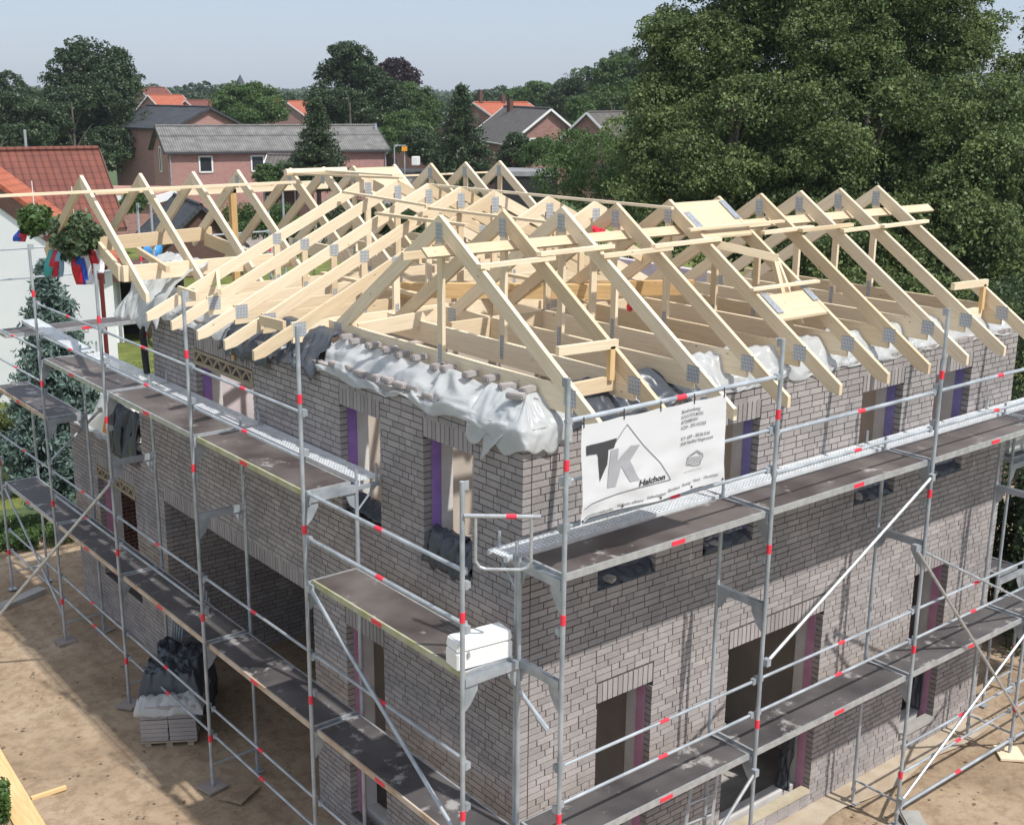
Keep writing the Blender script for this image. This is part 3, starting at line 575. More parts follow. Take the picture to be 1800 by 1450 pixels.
def perf_plank(a, b, side, z0, z1, label, W=.31):
    a = Vector(a)+Vector((0,0,z0)); b = Vector(b)+Vector((0,0,z1)); d = (b-a).normalized(); s = Vector(side).normalized(); L = (b-a).length
    t = thing('steel_plank', label, 'steel plank', (a+b)/2, 'perforated steel planks'); up = s.cross(d); up = up if up.z > 0 else -up
    V = []; F = []
    nu = int(L/.062); nv = 6; du = L/nu; dv = (W-.04)/nv
    for i in range(nu):
        for j in range(nv):
            u0, v0 = i*du, .02+j*dv; off = 0
            o = [(u0,v0),(u0+du,v0),(u0+du,v0+dv),(u0,v0+dv)]; e = .27 if (i+j) % 2 else .20; mu, mv = du*e, dv*.33
            h = [(u0+mu,v0+mv),(u0+du-mu,v0+mv),(u0+du-mu,v0+dv-mv),(u0+mu,v0+dv-mv)]; bs = len(V)
            V += [tuple(a+d*p+s*q) for p, q in o+h]
            for k in range(4): F.append((bs+k, bs+(k+1) % 4, bs+4+(k+1) % 4, bs+4+k))
    quick('perforated_plate', np.array(V), np.array(F), M['galv_light'], t)
    mb = MB(); Rm = Matrix((d, s, up)).transposed()
    for w in (.01, W-.01): mb.box((a+b)/2+s*w-up*.025, (L, .02, .06), Rm)
    mb.build('folded_edge', M['galv_light'], t); return t
for i in (1, 2):
    perf_plank((.03, QY[i]+.02, 0), (.03, QY[i+1]-.02, 0), (1,0,0), LA, LA, 'perforated steel plank beside the left wall, %s from the corner' % bay[i])
perf_plank((.03, QY[3]+.02, 0), (.03, QY[4]-.02, 0), (1,0,0), LA, LA, 'perforated steel plank beside the left wall, fourth bay from the corner')
perf_plank((-.10, QY[4]-.1, 0), (-.18, QY[5]-.4, 0), (1,0,0), LA+.04, LA+.22, 'tilted steel plank bridging to the far deck of the left scaffold')
for i in range(4):
    perf_plank((PX[i]+(.02 if i else -.13), .135, 0), (PX[i+1]-.02, .135, 0), (0,1,0), LA, LA, 'perforated steel plank beside the right wall, %s from the corner' % bay[i], .29)
# console brackets under the inner planks
for (x, y, dx, dy, nm) in [(QXI, y, .33, 0, 'left wall, '+qn[i+1]) for i, y in enumerate(QY[1:5])] + [(x, PYI, 0, .33, 'right wall, '+pn[i]) for i, x in enumerate(PX)]:
    mb = MB(); p = Vector((x, y, LA-.075)); q = p+Vector((dx, dy, 0)); mb.beam(p, q, .045, .05); mb.tube(q-Vector((dx,dy,0))*.1, p-Vector((0,0,.3)), .014, 8); mb.tube(q-Vector((dx,dy,0))*.12, q-Vector((dx,dy,0))*.12+Vector((0,0,.26)), .017, 8)
    tag(mb.build('console_bracket', M['galv']), 'console bracket under the steel plank, ' + nm, 'bracket', 'console brackets under the steel planks')
def rail(a, b, label, r=.019, red=True, m='galv', grp='guardrail tubes'):
    a = Vector(a); b = Vector(b); mb = MB(); mb.tube(a, b, r, 10); o = mb.build('guardrail', M[m])
    tag(o, label, 'guardrail', grp)
    if red:
        c = a.lerp(b, .5); d = (b-a).normalized(); mb = MB(); mb.tube(c-d*.07, c+d*.07, r+.003, 10); mb.build('red_band', M['red'], o)
    for k in (.012, .988):
        mb = MB(); c = a.lerp(b, k); mb.box(c, (.05,.05,.07)); mb.build('end_clip', M['galv'], o)
    return o
off = .05
for i in range(5):
    a, b = QY[i]+.03, QY[i+1]-.03
    for z, h in ((.9,'knee rail'),(1.34,'hand rail')): rail((QX+off, a, z), (QX+off, b, z), '%s near the ground, %s of the left scaffold' % (h, bay[i]))
    rail((QX+off, a, 3.38), (QX+off, b, 3.38), 'hand rail above the lowest deck, %s of the left scaffold' % bay[i])
    if i in (2, 3): rail((QX+off, a, 2.92), (QX+off, b, 2.92), 'knee rail above the lowest deck, %s of the left scaffold' % bay[i], red=(i==3))
    if 1 <= i <= 3:
        rail((QX+off, a, 6.42), (QX+off, b, 6.42), 'hand rail above the top deck, %s of the left scaffold' % bay[i])
        rail((QX+off, a, 5.86), (QX+off, b, 5.86), 'knee rail above the top deck, %s of the left scaffold' % bay[i])
rail((QX+off, QY[0], 5.47), (QX+off, QY[1], 5.45), 'hand rail above the white box, first bay of the left scaffold', .024); rail((QX+off, QY[0], 4.90), (QX+off, QY[1], 4.88), 'knee rail behind the white box, first bay of the left scaffold', .024)
for z in (5.0, 5.6): rail((QX+off, QY[4], z), (QX+off, QY[5], z), '%s rail of the far left bay beside the blue spruce' % ('lower' if z < 5.3 else 'upper'))
for i in range(4):
    a, b = PX[i]+.03, PX[i+1]-.03
    for z, h in ((.32,'lowest rail'),(.82,'knee rail'),(1.24,'hand rail')):
        if i >= 2 or z > .5: 
            if i >= 2: rail((a, PY+off*(0 if z<.5 else 1), z), (b, PY+off*(0 if z<.5 else 1), z), '%s near the ground, %s of the right scaffold' % (h, bay[i]), .024 if z < .5 else .019)
    rail((a, PY+off, 3.33), (b, PY+off, 3.33), 'hand rail above the lower deck, %s of the right scaffold' % bay[i]); rail((a, PY+off, 2.89), (b, PY+off, 2.89), 'knee rail above the lower deck, %s of the right scaffold' % bay[i])
    if i == 0:
        rail((a-.05, PY, 7.04), (b, PY, 7.04), 'top tube carrying the banner', .026); rail((a, PY+off, 5.95), (b, PY+off, 5.95), 'knee rail behind the lower edge of the banner'); rail((a, PY+off, 6.42), (b, PY+off, 6.42), 'hand rail hidden behind the middle of the banner', red=False)
    else:
        rail((a, PY+off, 6.37), (b, PY+off, 6.37), 'hand rail above the top deck, %s of the right scaffold' % bay[i], .024); rail((a, PY+off, 5.88), (b, PY+off, 5.88), 'knee rail above the top deck, %s of the right scaffold' % bay[i])
# braces
def brace(a, b, label, r=.022, m='alu'):
    mb = MB(); mb.tube(a, b, r, 10); o = mb.build('diagonal_brace', M[m]); tag(o, label, 'brace')
    for p in (a, b): mb = MB(); mb.box(p, (.07,.07,.09)); mb.build('coupler', M['galv'], o)
    return o
brace((6.35,PY-.04,5.25), (3.2,PY-.04,3.58), 'bright diagonal tube below the top deck in the second bay of the right scaffold')
brace((6.12,PY-.05,4.33), (10.1,PY-.05,.15), 'long bright diagonal tube crossing the third bay of the right scaffold downwards')
brace((9.5,PY-.04,2.2), (6.42,PY-.04,.45), 'bright diagonal tube rising to the right end of the right scaffold')
brace((9.9,PY-.03,2.4), (6.3,PY+.03,4.25), 'thin dark diagonal rail in the third bay of the right scaffold', .018, 'galv')
brace((3.12,PY-.04,2.15), (1.9,PY-.04,1.05), 'bright diagonal tube beside the aluminium ladder')
brace((QX,3.08,4.28), (QX,.02,2.42), 'long grey diagonal tube under the deck with the white box', .024, 'galv')
brace((QX,15.4,2.3), (QX,12.5,.62), 'grey diagonal tube in the far bay of the left scaffold', .02, 'galv')
e = at(-60, 1150, 21.5); brace((QX-.03,9.35,3.98), tuple(e), 'bright raking tube running from the left scaffold out of the picture', .026)
brace((LX-.02,12.7,4.30), (QX,12.42,3.56), 'dark prop tube between the low wing wall and the left scaffold', .026, 'zinc')
# corner guard between the two scaffolds (tube with U-shaped hoop)
t = thing('corner_guard', 'pale tube guard with a U-shaped hoop closing the scaffold corner', 'guard', (-.5,-.2,5.5))
a, b = Vector((QX,.0,6.08)), Vector((-.20,-.50,6.09)); mb = MB(); mb.tube(a, b, .022, 10); mb.build('top_tube', M['alu'], t); mb = MB(); c = a.lerp(b,.62); d = (b-a).normalized(); mb.tube(c-d*.05, c+d*.05, .025, 10); mb.build('red_band', M['red'], t)
mb = MB(); h0, h1 = a.lerp(b,.15), a.lerp(b,.88); pts = [h0, h0-Vector((0,0,.47)), h0-Vector((0,0,.53))+d*.04, h0-Vector((0,0,.55))+d*.10, h1-Vector((0,0,.55))-d*.10, h1-Vector((0,0,.53))-d*.04, h1-Vector((0,0,.47)), h1]
for p, q in zip(pts, pts[1:]): mb.tube(p, q, .017, 10)
mb.build('hoop', M['alu'], t)
# short handle hanging at the inner post
mb = MB(); mb.tube((-.02,.02,3.98), (.14,-.2,3.62), .026, 10); mb.tube((.10,-.15,3.70),(.16,-.23,3.57), .034, 8); tag(mb.build('loose_tube', M['galv']), 'short loose tube hanging from the inner post at the brick corner', 'tube')
# far scaffold behind the low wing
for i, x in enumerate((-.6, 2.5)):
    deck((x, 14.95, 0), (x+3.05, 14.95, 0), (0,1,0), LA, 'alu', 'pale grey deck behind the low wing, %s part' % ('left' if i == 0 else 'right'), 'deck')
for i, x in enumerate((2.5, 5.5)):
    frame((x, 15.65), (x, 14.95), 'scaffold frame behind the low wing, %s of the open dark carport' % ('left' if i == 0 else 'right'), LT+.3, LT+.3, [LA], 'frames of the scaffold behind the low wing')
for z in (6.42, 7.0): rail((-.7,15.6,z), (5.5,15.6,z), '%s long rail of the scaffold behind the low wing' % ('lower' if z < 6.6 else 'upper'), red=False)
# right end of the scaffold, round the far brick corner
mb = MB()
for i, z in enumerate((LC, LB)):
    deck((10.75, .55, 0), (10.75, 3.6, 0), (1,0,0), z, 'alu', '%s deck round the far right brick corner' % ('lower' if i == 0 else 'middle'), 'deck_dark')
frame((11.45,.5), (10.62,.5), 'scaffold frame just behind the far right brick corner', 5.2, 5.2, [LC, LB], 'end frames')
frame((11.45,3.6), (10.62,3.6), 'scaffold frame behind the grey wrapped bundle', 5.2, 5.2, [LC, LB], 'end frames')
mb = MB(); c = Vector((11.35,1.15,4.37)); mb.box(c+Vector((0,0,.16)), (.75,.8,.32)); o = mb.build('wrapped_bundle', noisy('stone_wool', (.42,.42,.38), (.62,.62,.58), 9, .9, bump=.4)); tag(o, 'mottled pale bundle lying on the middle deck at the far right', 'bundle')
# aluminium ladder
t = thing('ladder', 'leaning aluminium ladder under the lower deck beside the wide opening', 'ladder', (3.2,0,.1)); a0, b0 = Vector((3.10,.22,2.3)), Vector((2.35,-.15,.1)); a1, b1 = a0+Vector((.42,-.05,0)), b0+Vector((.46,-.05,0))
mb = MB(); mb.beam(a0, b0, .025, .06); mb.beam(a1, b1, .025, .06); mb.build('stile', M['alu'], t); mb = MB()
for k in range(9): mb.tube(a0.lerp(b0, .05+k*.11), a1.lerp(b1, .05+k*.11), .014, 8)
mb.build('rungs', M['alu'], t)
# white tool box on deck B
t = thing('tool_box', 'long white plastic box on the brown deck at the scaffold corner', 'box', (-.42,.22,LB))
me = bpy.data.meshes.new('b'); bm = bmesh.new(); 
def bevbox(name, c, d, m, parent, rz=0, bev=.03, taper=None):
    me = bpy.data.meshes.new(name); bm = bmesh.new(); bmesh.ops.create_cube(bm, size=1); bmesh.ops.scale(bm, vec=d, verts=bm.verts)
    if taper:
        for v in bm.verts:
            if v.co.z > 0: v.co.x *= taper; v.co.y *= taper
    bmesh.ops.bevel(bm, geom=bm.edges[:], offset=bev, segments=3, affect='EDGES'); bmesh.ops.rotate(bm, cent=(0,0,0), matrix=Matrix.Rotation(rz, 3, 'Z'), verts=bm.verts); bmesh.ops.translate(bm, vec=c, verts=bm.verts)
    bm.to_mesh(me); bm.free(); me.materials.append(m); a = me.attributes.new('tint','FLOAT','FACE'); a.data.foreach_set('value',[.5]*len(me.polygons)); o = bpy.data.objects.new(name, me); COL.objects.link(o)
    if parent: link(o, parent)
    return o
bm.free(); bpy.data.meshes.remove(me)
bevbox('box_body', (-.40,.21,LB+.10), (.66,.25,.19), M['white'], t, -.12, .012); lid = bevbox('lid', (-.40,.21,LB+.26), (.665,.255,.12), M['white'], t, -.12, .018, .95)
mb = MB(); mb.box((-.62,.10,LB+.17), (.03,.015,.06)); mb.build('latch', M['galv'], t)
# ================================================================== ROOF TRUSSES
def truss(org, h, slope, sl, sr, zch, label, group, posts=(0,), chord=(None, None), w=.055, plates=True, wood='wood', tailL=True, tailR=True, dep=.175, webs=()):
    """org = ridge point, h = horizontal in-plane direction; sl<0<sr rafter ends along h; chord = (s0, s1) at top height zch"""
    org = Vector(org); h = Vector(h).normalized(); n = Vector((-h.y, h.x, 0)); Z = Vector((0,0,1))
    t = thing('roof_truss', label, 'roof truss', org, group)
    P = lambda s, z, o=0: Vector((org.x, org.y, 0)) + h*s + Z*z + n*o
    dz = dep*math.sqrt(1+slope*slope)
    for s_end, tail in ((sr, tailR), (sl, tailL)):
        if abs(s_end) < .05: continue
        sg = 1 if s_end > 0 else -1; L = abs(s_end); zt = org.z-slope*L
        if tail: pts = [(0,org.z), (L,zt), (L,zt-.13), (L-.16, zt-dz+.16*slope), (0,org.z-dz)]
        else: pts = [(0,org.z), (L,zt), (L-dep*slope*.9, zt-dz+dep*slope*.9*slope), (0,org.z-dz)]
        mb = MB(); tn = random.random(); mb.prism([P(sg*s, z, -w/2) for s, z in pts], n*w, tn, uvd=(P(sg*L, zt)-P(0, org.z)))
        mb.build('rafter', M[wood], t)
    if chord[0] is not None:
        mb = MB(); mb.beam(P(chord[0], zch-.14), P(chord[1], zch-.14), w-.004, .28, random.random()); mb.build('bottom_chord', M[wood], t)
    for s in posts:
        zt = org.z-slope*abs(s)-dz*.85; mb = MB(); a, b = P(s, zch-.02), P(s, zt)
        mb.beam(a, b, w-.006, .10, random.random(), side=n); mb.build('post', M[wood], t)
    for (s0, z0, s1, z1) in webs:
        mb = MB(); mb.beam(P(s0,z0), P(s1,z1), w-.008, .09, random.random(), side=n); mb.build('web', M[wood], t)
    if plates:
        pl = [(0, org.z-.20, .13, .22)]
        for s in posts:
            if chord[0] is not None: pl.append((s, zch-.06, .06, .30))
            if abs(s) > .3: pl.append((s, org.z-slope*abs(s)-dz*.5, .15, .17))
        if chord[0] is not None:
            for sg, e in ((1, sr), (-1, sl)):
                s_h = (org.z-dz*.55-(zch-.08))/slope
                if abs(e) >= s_h-.02: pl.append((sg*s_h, zch-.10, .19, .19))
        face = -1 if n.dot(CP-org) < 0 else 1
        for (s, z, a, b) in pl:
            c = P(s, z, face*(w/2+.002)); q = [c-h*a/2-Z*b/2, c+h*a/2-Z*b/2, c+h*a/2+Z*b/2, c-h*a/2+Z*b/2]; mb = MB(); mb.poly(q, [(0,0),(a,0),(a,b),(0,b)]); mb.build('nail_plate', M['plate'], t)
    return t
ordn = ['first','second','third','fourth','fifth','sixth','seventh','eighth','ninth','tenth']
AX = [.86, 1.80, 2.74, 3.68, 4.66, 5.64, 6.55, 7.46, 8.41, 9.39]
for i, x in enumerate(AX):
    lab = '%s truss from the corner in the row above the right wall' % ordn[i]
    if i == 0: lab = 'front triangular truss at the corner, over the milky sheet and the banner'
    sr = 2.38 if i < 5 else 2.96; ch = (-2.32, 2.57) if i < 6 else (-2.32, 2.6)
    truss((x, 2.6, 8.67), (0,1,0), .675, -2.96, sr, 7.06, lab, 'trusses above the right wall', (0,), ch, tailR=(i >= 5))
BY = [3.1, 4.05, 5.28, 6.12, 6.97, 7.85, 8.75]
for i, y in enumerate(BY):
    full = i >= 2
    lab = ('%s long truss of the middle cross row, counted from the front' % ordn[i-2]) if full else ('%s short capped truss of the middle cross row beside the front row' % ordn[i])
    s0 = -4.0 if full else (-.75 if i == 0 else -1.9)
    truss((3.75, y, 8.65), (1,0,0), .475, s0, 4.0 if full else -s0, 7.06, lab, 'trusses of the middle cross row', (-1.75, 0, 1.75) if full else (0,), (-3.42, 3.6) if full else (-abs(s0)+.2, abs(s0)-.2) if i else (None,None), wood='wood', tailL=full, tailR=full, dep=.16)
CX = [-.2, .8, 1.75, 2.6, 3.65, 4.35, 5.0, 5.93, 6.80, 7.66, 8.55]
for i, x in enumerate(CX):
    lab = '%s truss from the left in the rear row%s' % ((ordn+['eleventh'])[i], ', open rafters above the long beams' if i < 3 else '')
    if i < 4: truss((x, 11.2, 8.67), (0,1,0), .675, -2.42, 2.1, 7.3, lab, 'open rafter pairs at the left of the rear row', (), (None, None), plates=(i == 3), tailL=True, tailR=False)
    else: truss((x, 11.2, 8.67), (0,1,0), .675, -2.3 if i < 6 else -2.2, 2.96, 7.06, lab, 'closed trusses of the rear row', (0,) if i > 5 else (), (-2.6, 2.6) if i > 5 else (None, None))
def timber(name, a, b, w, d, label, m='wood', cat='timber', grp=None, side=None):
    mb = MB(); mb.beam(a, b, w, d, random.random(), side=side); return tag(mb.build(name, M[m]), label, cat, grp)
timber('beam', (-.32,9.42,7.27), (2.6,9.42,7.27), .10, .24, 'long front beam under the open rafters at the left end', 'wood')
timber('beam', (.50,12.75,7.33), (2.75,12.75,7.40), .10, .24, 'long rear beam under the open rafters at the left end', 'wood')
timber('beam', (-.33,9.48,7.27), (.52,12.72,7.33), .06, .24, 'cross beam at the far left joining the two long beams', 'wood')
timber('beam', (2.3,9.25,7.16), (2.6,12.7,7.3), .06, .24, 'second cross beam between the two long beams, with blue foil beside it', 'wood')
timber('post', (3.3,12.9,4.0), (3.3,12.9,8.2), .12, .12, 'upright yellow post in the left rear of the roof frame', 'wood2', side=Vector((1,0,0)))
timber('beam', (2.2,12.9,8.2), (5.4,12.9,8.2), .12, .16, 'short cross beam on the upright yellow post', 'wood')
timber('beam', (.3,10.6,5.0), (.3,10.6,5.0+.01), .01, .01, 'x') if False else None
for (a, b, w, d, nm) in [
    ((.50,2.42,8.27), (10.65,2.42,8.27), .16, .03, 'long pale board under the ridge of the front row, in front of the posts'),
    ((.45,2.80,8.20), (10.1,2.80,8.22), .05, .09, 'long thin board behind the posts of the front row'),
    ((-2.6,10.60,8.44), (3.4,10.60,8.46), .10, .04, 'very long batten crossing the open rafters and sticking out to the left'),
    ((.2,11.75,8.32), (3.6,11.75,8.33), .08, .04, 'thin batten on the back of the open rafters'),
    ((3.98,7.3,8.60), (3.98,1.9,8.64), .05, .035, 'long straight lath just behind the ridge of the middle cross row'),
    ((3.1,6.0,8.37), (3.1,2.9,8.40), .09, .035, 'grey edged board along the upper left slope of the middle cross row'),
    ((2.75,6.9,8.24), (2.75,4.6,8.26), .10, .04, 'board nailed across the upper rafters above the orange beam'),
    ((3.2,8.6,8.43), (3.0,5.9,8.42), .08, .035, 'lath across the far rafters of the middle cross row'),
    ((3.3,10.4,8.62), (3.8,7.8,8.68), .09, .035, 'loose board lying towards the lying post on the ridge'),
    ((3.9,10.2,8.66), (4.0,8.2,8.70), .22, .03, 'wide pale board lying on the ridge of the middle cross row'),
    ((.35,7.45,7.18), (.95,8.75,7.26), .05, .09, 'short stick lying across the rafter feet at the left wall'),
    ((.20,8.9,7.36), (.55,10.9,7.42), .06, .10, 'brown stick leaning from the front beam to the rafter feet'),
    ((6.0,11.75,8.40), (9.0,11.75,8.40), .06, .03, 'thin lath on the back of the rear row'),
    ((2.4,8.0,7.22), (2.5,5.3,7.20), .10, .05, 'batten on the lower chords of the middle cross row'),
    ((5.05,5.3,7.15), (5.0,8.6,7.15), .10, .05, 'second batten on the lower chords of the middle cross row')]:
    timber('batten', a, b, w, d, nm, m='panelwood' if 'long pale board' in nm else 'wood', cat='batten', side=Vector((0,.80,.60)) if 'long pale board' in nm else None)
mb = MB(); mb.tube((3.3,10.75,8.62), (4.55,10.75,8.62), .065, 12); tag(mb.build('lying_post', M['wood'], smooth=False), 'round edged post lying on top of the rear ridge', 'post')
# laths on the front slope of row A
sy = 1.82; zt = 8.67-.675*(2.6-sy)+.022
laths = [(.80,1.95,0), (1.72,2.95,.05), (2.65,3.9,-.03), (3.55,4.85,.0), (5.75,6.9,.08), (6.5,7.75,.02), (7.4,8.6,-.02), (8.35,9.6,-.05)]
for i, (a, b, dy) in enumerate(laths):
    y = sy+dy; z = 8.67-.675*(2.6-y)+.022+(.03 if i % 2 else 0); timber('lath', (a, y-.02, z), (b, y+.03, z+.005), .08, .048, '%s short lath nailed across the front slope of the front row, from the left' % ordn[i], cat='lath', grp='short laths across the front slope')
timber('lath', (4.4,2.0,8.33), (6.3,1.98,8.34), .075, .035, 'long flat lath across the top of the double truss', cat='lath'); timber('lath', (4.55,1.02,7.66), (5.85,.98,7.66), .08, .035, 'lath across the lower part of the double truss', cat='lath')
timber('lath', (.80,.0,0), (0,0,0), .01, .01, 'x') if False else None
# double truss panels and zinc straps
def panel(pts, off, label, name='sheathing_panel', m='panelwood'):
    mb = MB(); mb.prism([Vector(p) for p in pts], Vector(off), .8); return tag(mb.build(name, M[m]), label, 'panel')
sl = lambda y, d=0: 8.67-.675*(2.6-y)+d
panel([(4.70,2.55,sl(2.55,-.01)), (5.62,2.55,sl(2.55,-.01)), (5.62,1.95,sl(1.95,-.01)), (4.70,1.95,sl(1.95,-.01))], (0,0,-.03), 'pale panel closing the top of the double truss in the front row')
panel([(4.70,.98,sl(.98,-.01)), (5.62,.98,sl(.98,-.01)), (5.62,.62,sl(.62,-.01)), (4.70,.62,sl(.62,-.01))], (0,0,-.03), 'pale panel low on the slope between the double truss rafters')
panel([(5.02,11.15,8.63), (5.90,11.15,8.63), (5.90,10.5,8.2), (5.02,10.5,8.2)], (0,0,-.03), 'pale panel between two trusses of the rear row')
for i, (x, y) in enumerate(((4.74,2.2),(5.60,2.35),(4.76,.85),(5.60,.95))):
    mb = MB(); q = [(x-.06,y+.16,sl(y+.16,.006)), (x+.06,y+.16,sl(y+.16,.006)), (x+.06,y-.16,sl(y-.16,.006)), (x-.06,y-.16,sl(y-.16,.006))]; mb.prism(q, (0,0,.003)); tag(mb.build('zinc_strap', M['zinc']), 'zinc strap on the double truss, %s' % ('upper left','upper right','lower left','lower right')[i], 'strap')
timber('strut', (4.75,1.95,8.15), (5.45,1.35,7.95), .055, .10, 'slanting strut inside the double truss'); timber('strut', (5.42,1.38,7.9), (5.35,1.0,7.1), .06, .08, 'upright left strut under the slanting strut of the double truss'); timber('strut', (5.46,1.38,7.9), (5.58,1.0,7.1), .06, .08, 'upright right strut under the slanting strut of the double truss')
# trimmers between first and second truss and at the right end
for (x0, x1, nm) in ((.90, 1.77, 'between the first two front trusses'), (8.45, 9.36, 'between the last two front trusses')):
    timber('trimmer', (x0,.56,7.40), (x1,.56,7.38), .06, .10, 'upper cross piece ' + nm); timber('trimmer', (x0,.60,6.93), (x1,.60,6.93), .06, .16, 'lower cross piece ' + nm)
    timber('trimmer', (x1-.08,.56,6.98), (x1-.08,.56,7.36), .07, .06, 'short upright ' + nm, 'wood2', side=Vector((1,0,0)))
timber('trimmer', (.28,5.38,7.00), (.28,6.05,6.98), .05, .14, 'cross piece between the first two rafter feet on the left wall'); timber('trimmer', (.25,8.0,7.05), (.25,8.65,7.06), .05, .14, 'cross piece between the last rafter feet on the left wall')
timber('trimmer', (.95,4.6,6.98), (2.0,4.35,7.10), .06, .20, 'short beam with two metal plates between the first and second front truss'); 
for i, (a, b) in enumerate((((2.6,6.1,6.96), (5.0,4.0,6.98)), ((4.5,4.8,6.96),(6.3,3.6,6.98)))):
    timber('laminated_beam', (a[0],a[1],a[2]+.22), (b[0],b[1],b[2]+.22), .12, .22, '%s yellow laminated beam lying diagonally inside the roof frame' % ('longer','shorter')[i], 'wood2')
for i, (x, y, z) in enumerate(((3.05,1.6,7.55),(3.5,2.75,8.28))):
    mb = MB(); 
    for k in range(14):
        a = random.random()*6.28; mb.box((x+.05*math.cos(a), y+.05*math.sin(a), z+random.uniform(-.06,.06)), (.05,.05,.06), Matrix.Rotation(a, 3, 'Y'))
    tag(mb.build('red_ribbon', M['red']), 'small red ribbon knot %s' % ('hanging between the front trusses', 'on the ridge of the middle row')[i], 'ribbon')

# ================================================================== BANNER
t = thing('banner', 'white company banner with large letters T and K on the right scaffold', 'banner', (1.15, PY-.04, 6.5))
nu, nv = 70, 46; V = []
bx0, bx1, bz1 = .15, 2.20, 6.99
def bpt(s, r, o=0):
    zb = 6.03 + .006*math.sin(s*9) - .05*max(0, 1-s/.05); z = bz1 - (bz1-zb)*r - .012*abs(math.sin(s*math.pi*4))*(1-r)
    x = bx0+(bx1-bx0)*s + .012*math.sin(r*7)*(1 if s > .9 else -1 if s < .1 else 0)
    y = PY-.045 - .03*r + .035*r*noise.noise(Vector((s*3.2, r*2.5, 5))) + .012*r*noise.noise(Vector((s*9, r*7, 1))) - o
    return Vector((x, y, z))
for i in range(nu):
    for j in range(nv): V.append(tuple(bpt(i/(nu-1), j/(nv-1))))
F = np.array([[i*nv+j, (i+1)*nv+j, (i+1)*nv+j+1, i*nv+j+1] for i in range(nu-1) for j in range(nv-1)])
cloth = quick('sheet', np.array(V), F, M['banner'], t, smooth=True)
def on_banner(pts2):    # (x,y) banner coords in metres from the lower left, 2.05 x 0.99
    return [bpt(x/2.05, 1-y/.99, .006) for x, y in pts2]
def flat_shape(name, polys, m):
    bm = bmesh.new()
    for pl in polys:
        vs = [bm.verts.new((x, y, 0)) for x, y in pl]; bm.faces.new(vs)
    bmesh.ops.triangulate(bm, faces=bm.faces[:]);
    for _ in range(3): bmesh.ops.subdivide_edges(bm, edges=[e for e in bm.edges if e.calc_length() > .06], cuts=1)
    bmesh.ops.triangulate(bm, faces=bm.faces[:])
    for v in bm.verts: v.co = bpt(v.co.x/2.05, 1-v.co.y/.99, .006)
    me = bpy.data.meshes.new(name); bm.to_mesh(me); bm.free(); me.materials.append(m); o = bpy.data.objects.new(name, me); COL.objects.link(o); link(o, t); return o
# logo: T, K, roof triangle (banner pixel coordinates from the photo, mapped to metres)
PXB = lambda u, v: ((u-287)/1000*2.05, .99-(v-(345-.212*(u-287)))/660*.99)
flat_shape('letter_T', [[PXB(*p) for p in ((317,483),(510,437),(490,505),(453,515),(448,620),(402,738),(385,540),(318,548))]], M['ink'])
flat_shape('letter_K', [[PXB(*p) for p in ((468,520),(520,510),(515,600),(600,492),(665,484),(600,600),(665,738),(600,752),(540,640),(505,780),(452,788))]], M['inkgrey'])
def stroke(pts, w=.005):
    out = []
    for (x0, y0), (x1, y1) in zip(pts, pts[1:]):
        dx, dy = x1-x0, y1-y0; L = math.hypot(dx, dy) or 1; nx_, ny_ = -dy/L*w, dx/L*w; out.append([(x0+nx_,y0+ny_),(x1+nx_,y1+ny_),(x1-nx_,y1-ny_),(x0-nx_,y0-ny_)])
    return out
flat_shape('roof_outline', stroke([PXB(*p) for p in ((500,470),(577,343),(690,490),(810,625),(885,750),(665,792),(300,905))], .0035), M['ink'])
wl = [(1005,655),(1010,600),(1030,585),(1075,548),(1120,578),(1122,600),(1100,660),(1060,665),(1005,655)]
em = stroke([PXB(*p) for p in wl], .004) + stroke([PXB(1030,590), PXB(1075,560), PXB(1108,585)], .004)
for k in range(4):
    v = 603+k*15; em += stroke([PXB(1010+k, v+3), PXB(1115-k*3, v-8)], .0025)
    for j in range(5): u = 1020+j*20+(k % 2)*8; em += stroke([PXB(u, v-2), PXB(u, v+10)], .0025)
flat_shape('stone_wall_emblem', em, M['inkmid'])
def btext(body, u, v, size, m, shear=.22, name='lettering', width=None, thick=0):
    c = bpy.data.curves.new('txt', 'FONT'); c.body = body; c.size = size; c.shear = shear; c.resolution_u = 2; c.offset = thick
    o = bpy.data.objects.new('txt', c); COL.objects.link(o); dg = bpy.context.evaluated_depsgraph_get(); me = bpy.data.meshes.new_from_object(o.evaluated_get(dg)); bpy.data.objects.remove(o); bpy.data.curves.remove(c)
    x0, y0 = PXB(u, v); xs_ = [q.co.x for q in me.vertices]; k = width/(max(xs_)-min(xs_)) if width else 1
    for q in me.vertices: q.co = bpt((x0+q.co.x*k)/2.05, 1-(y0+q.co.y)/.99, .007)
    me.materials.append(m); ob = bpy.data.objects.new(name, me); COL.objects.link(ob); link(ob, t)
btext('Halchon', 655, 783, .088, M['ink'], width=.38, thick=.003)
for i, (s, u, v, w) in enumerate((('Benhvndutng', 955, 272, .28), ('KOOUTOS MO3G', 953, 312, .33), ('87208B30V', 952, 350, .26), ('K224 - 20% IXO2LB', 952, 390, .38), ('KY 609 - 58.06.0.66', 952, 470, .44), ('818 Nadbei Nogarssom', 952, 508, .49))):
    btext(s, u, v, .054, M['inkmid'], width=w, thick=.0006)
for w_, u0, u1 in (('Hossinnoialtasthe', 305, 495), ('Nalteste edinure', 520, 692), ('Sultwiagietn', 715, 845), ('Bandnot', 865, 955), ('Remtig', 973, 1040), ('Vieod.', 1060, 1110), ('Uboriahdset', 1135, 1238)):
    btext(w_, u0, 992-.268*(u0-305), .048, M['inkmid'], width=(u1-u0)/1000*2.05, thick=.0005)
    if u1 < 1200: btext('-', u1+8, 988-.268*(u1-305), .048, M['inkmid'])
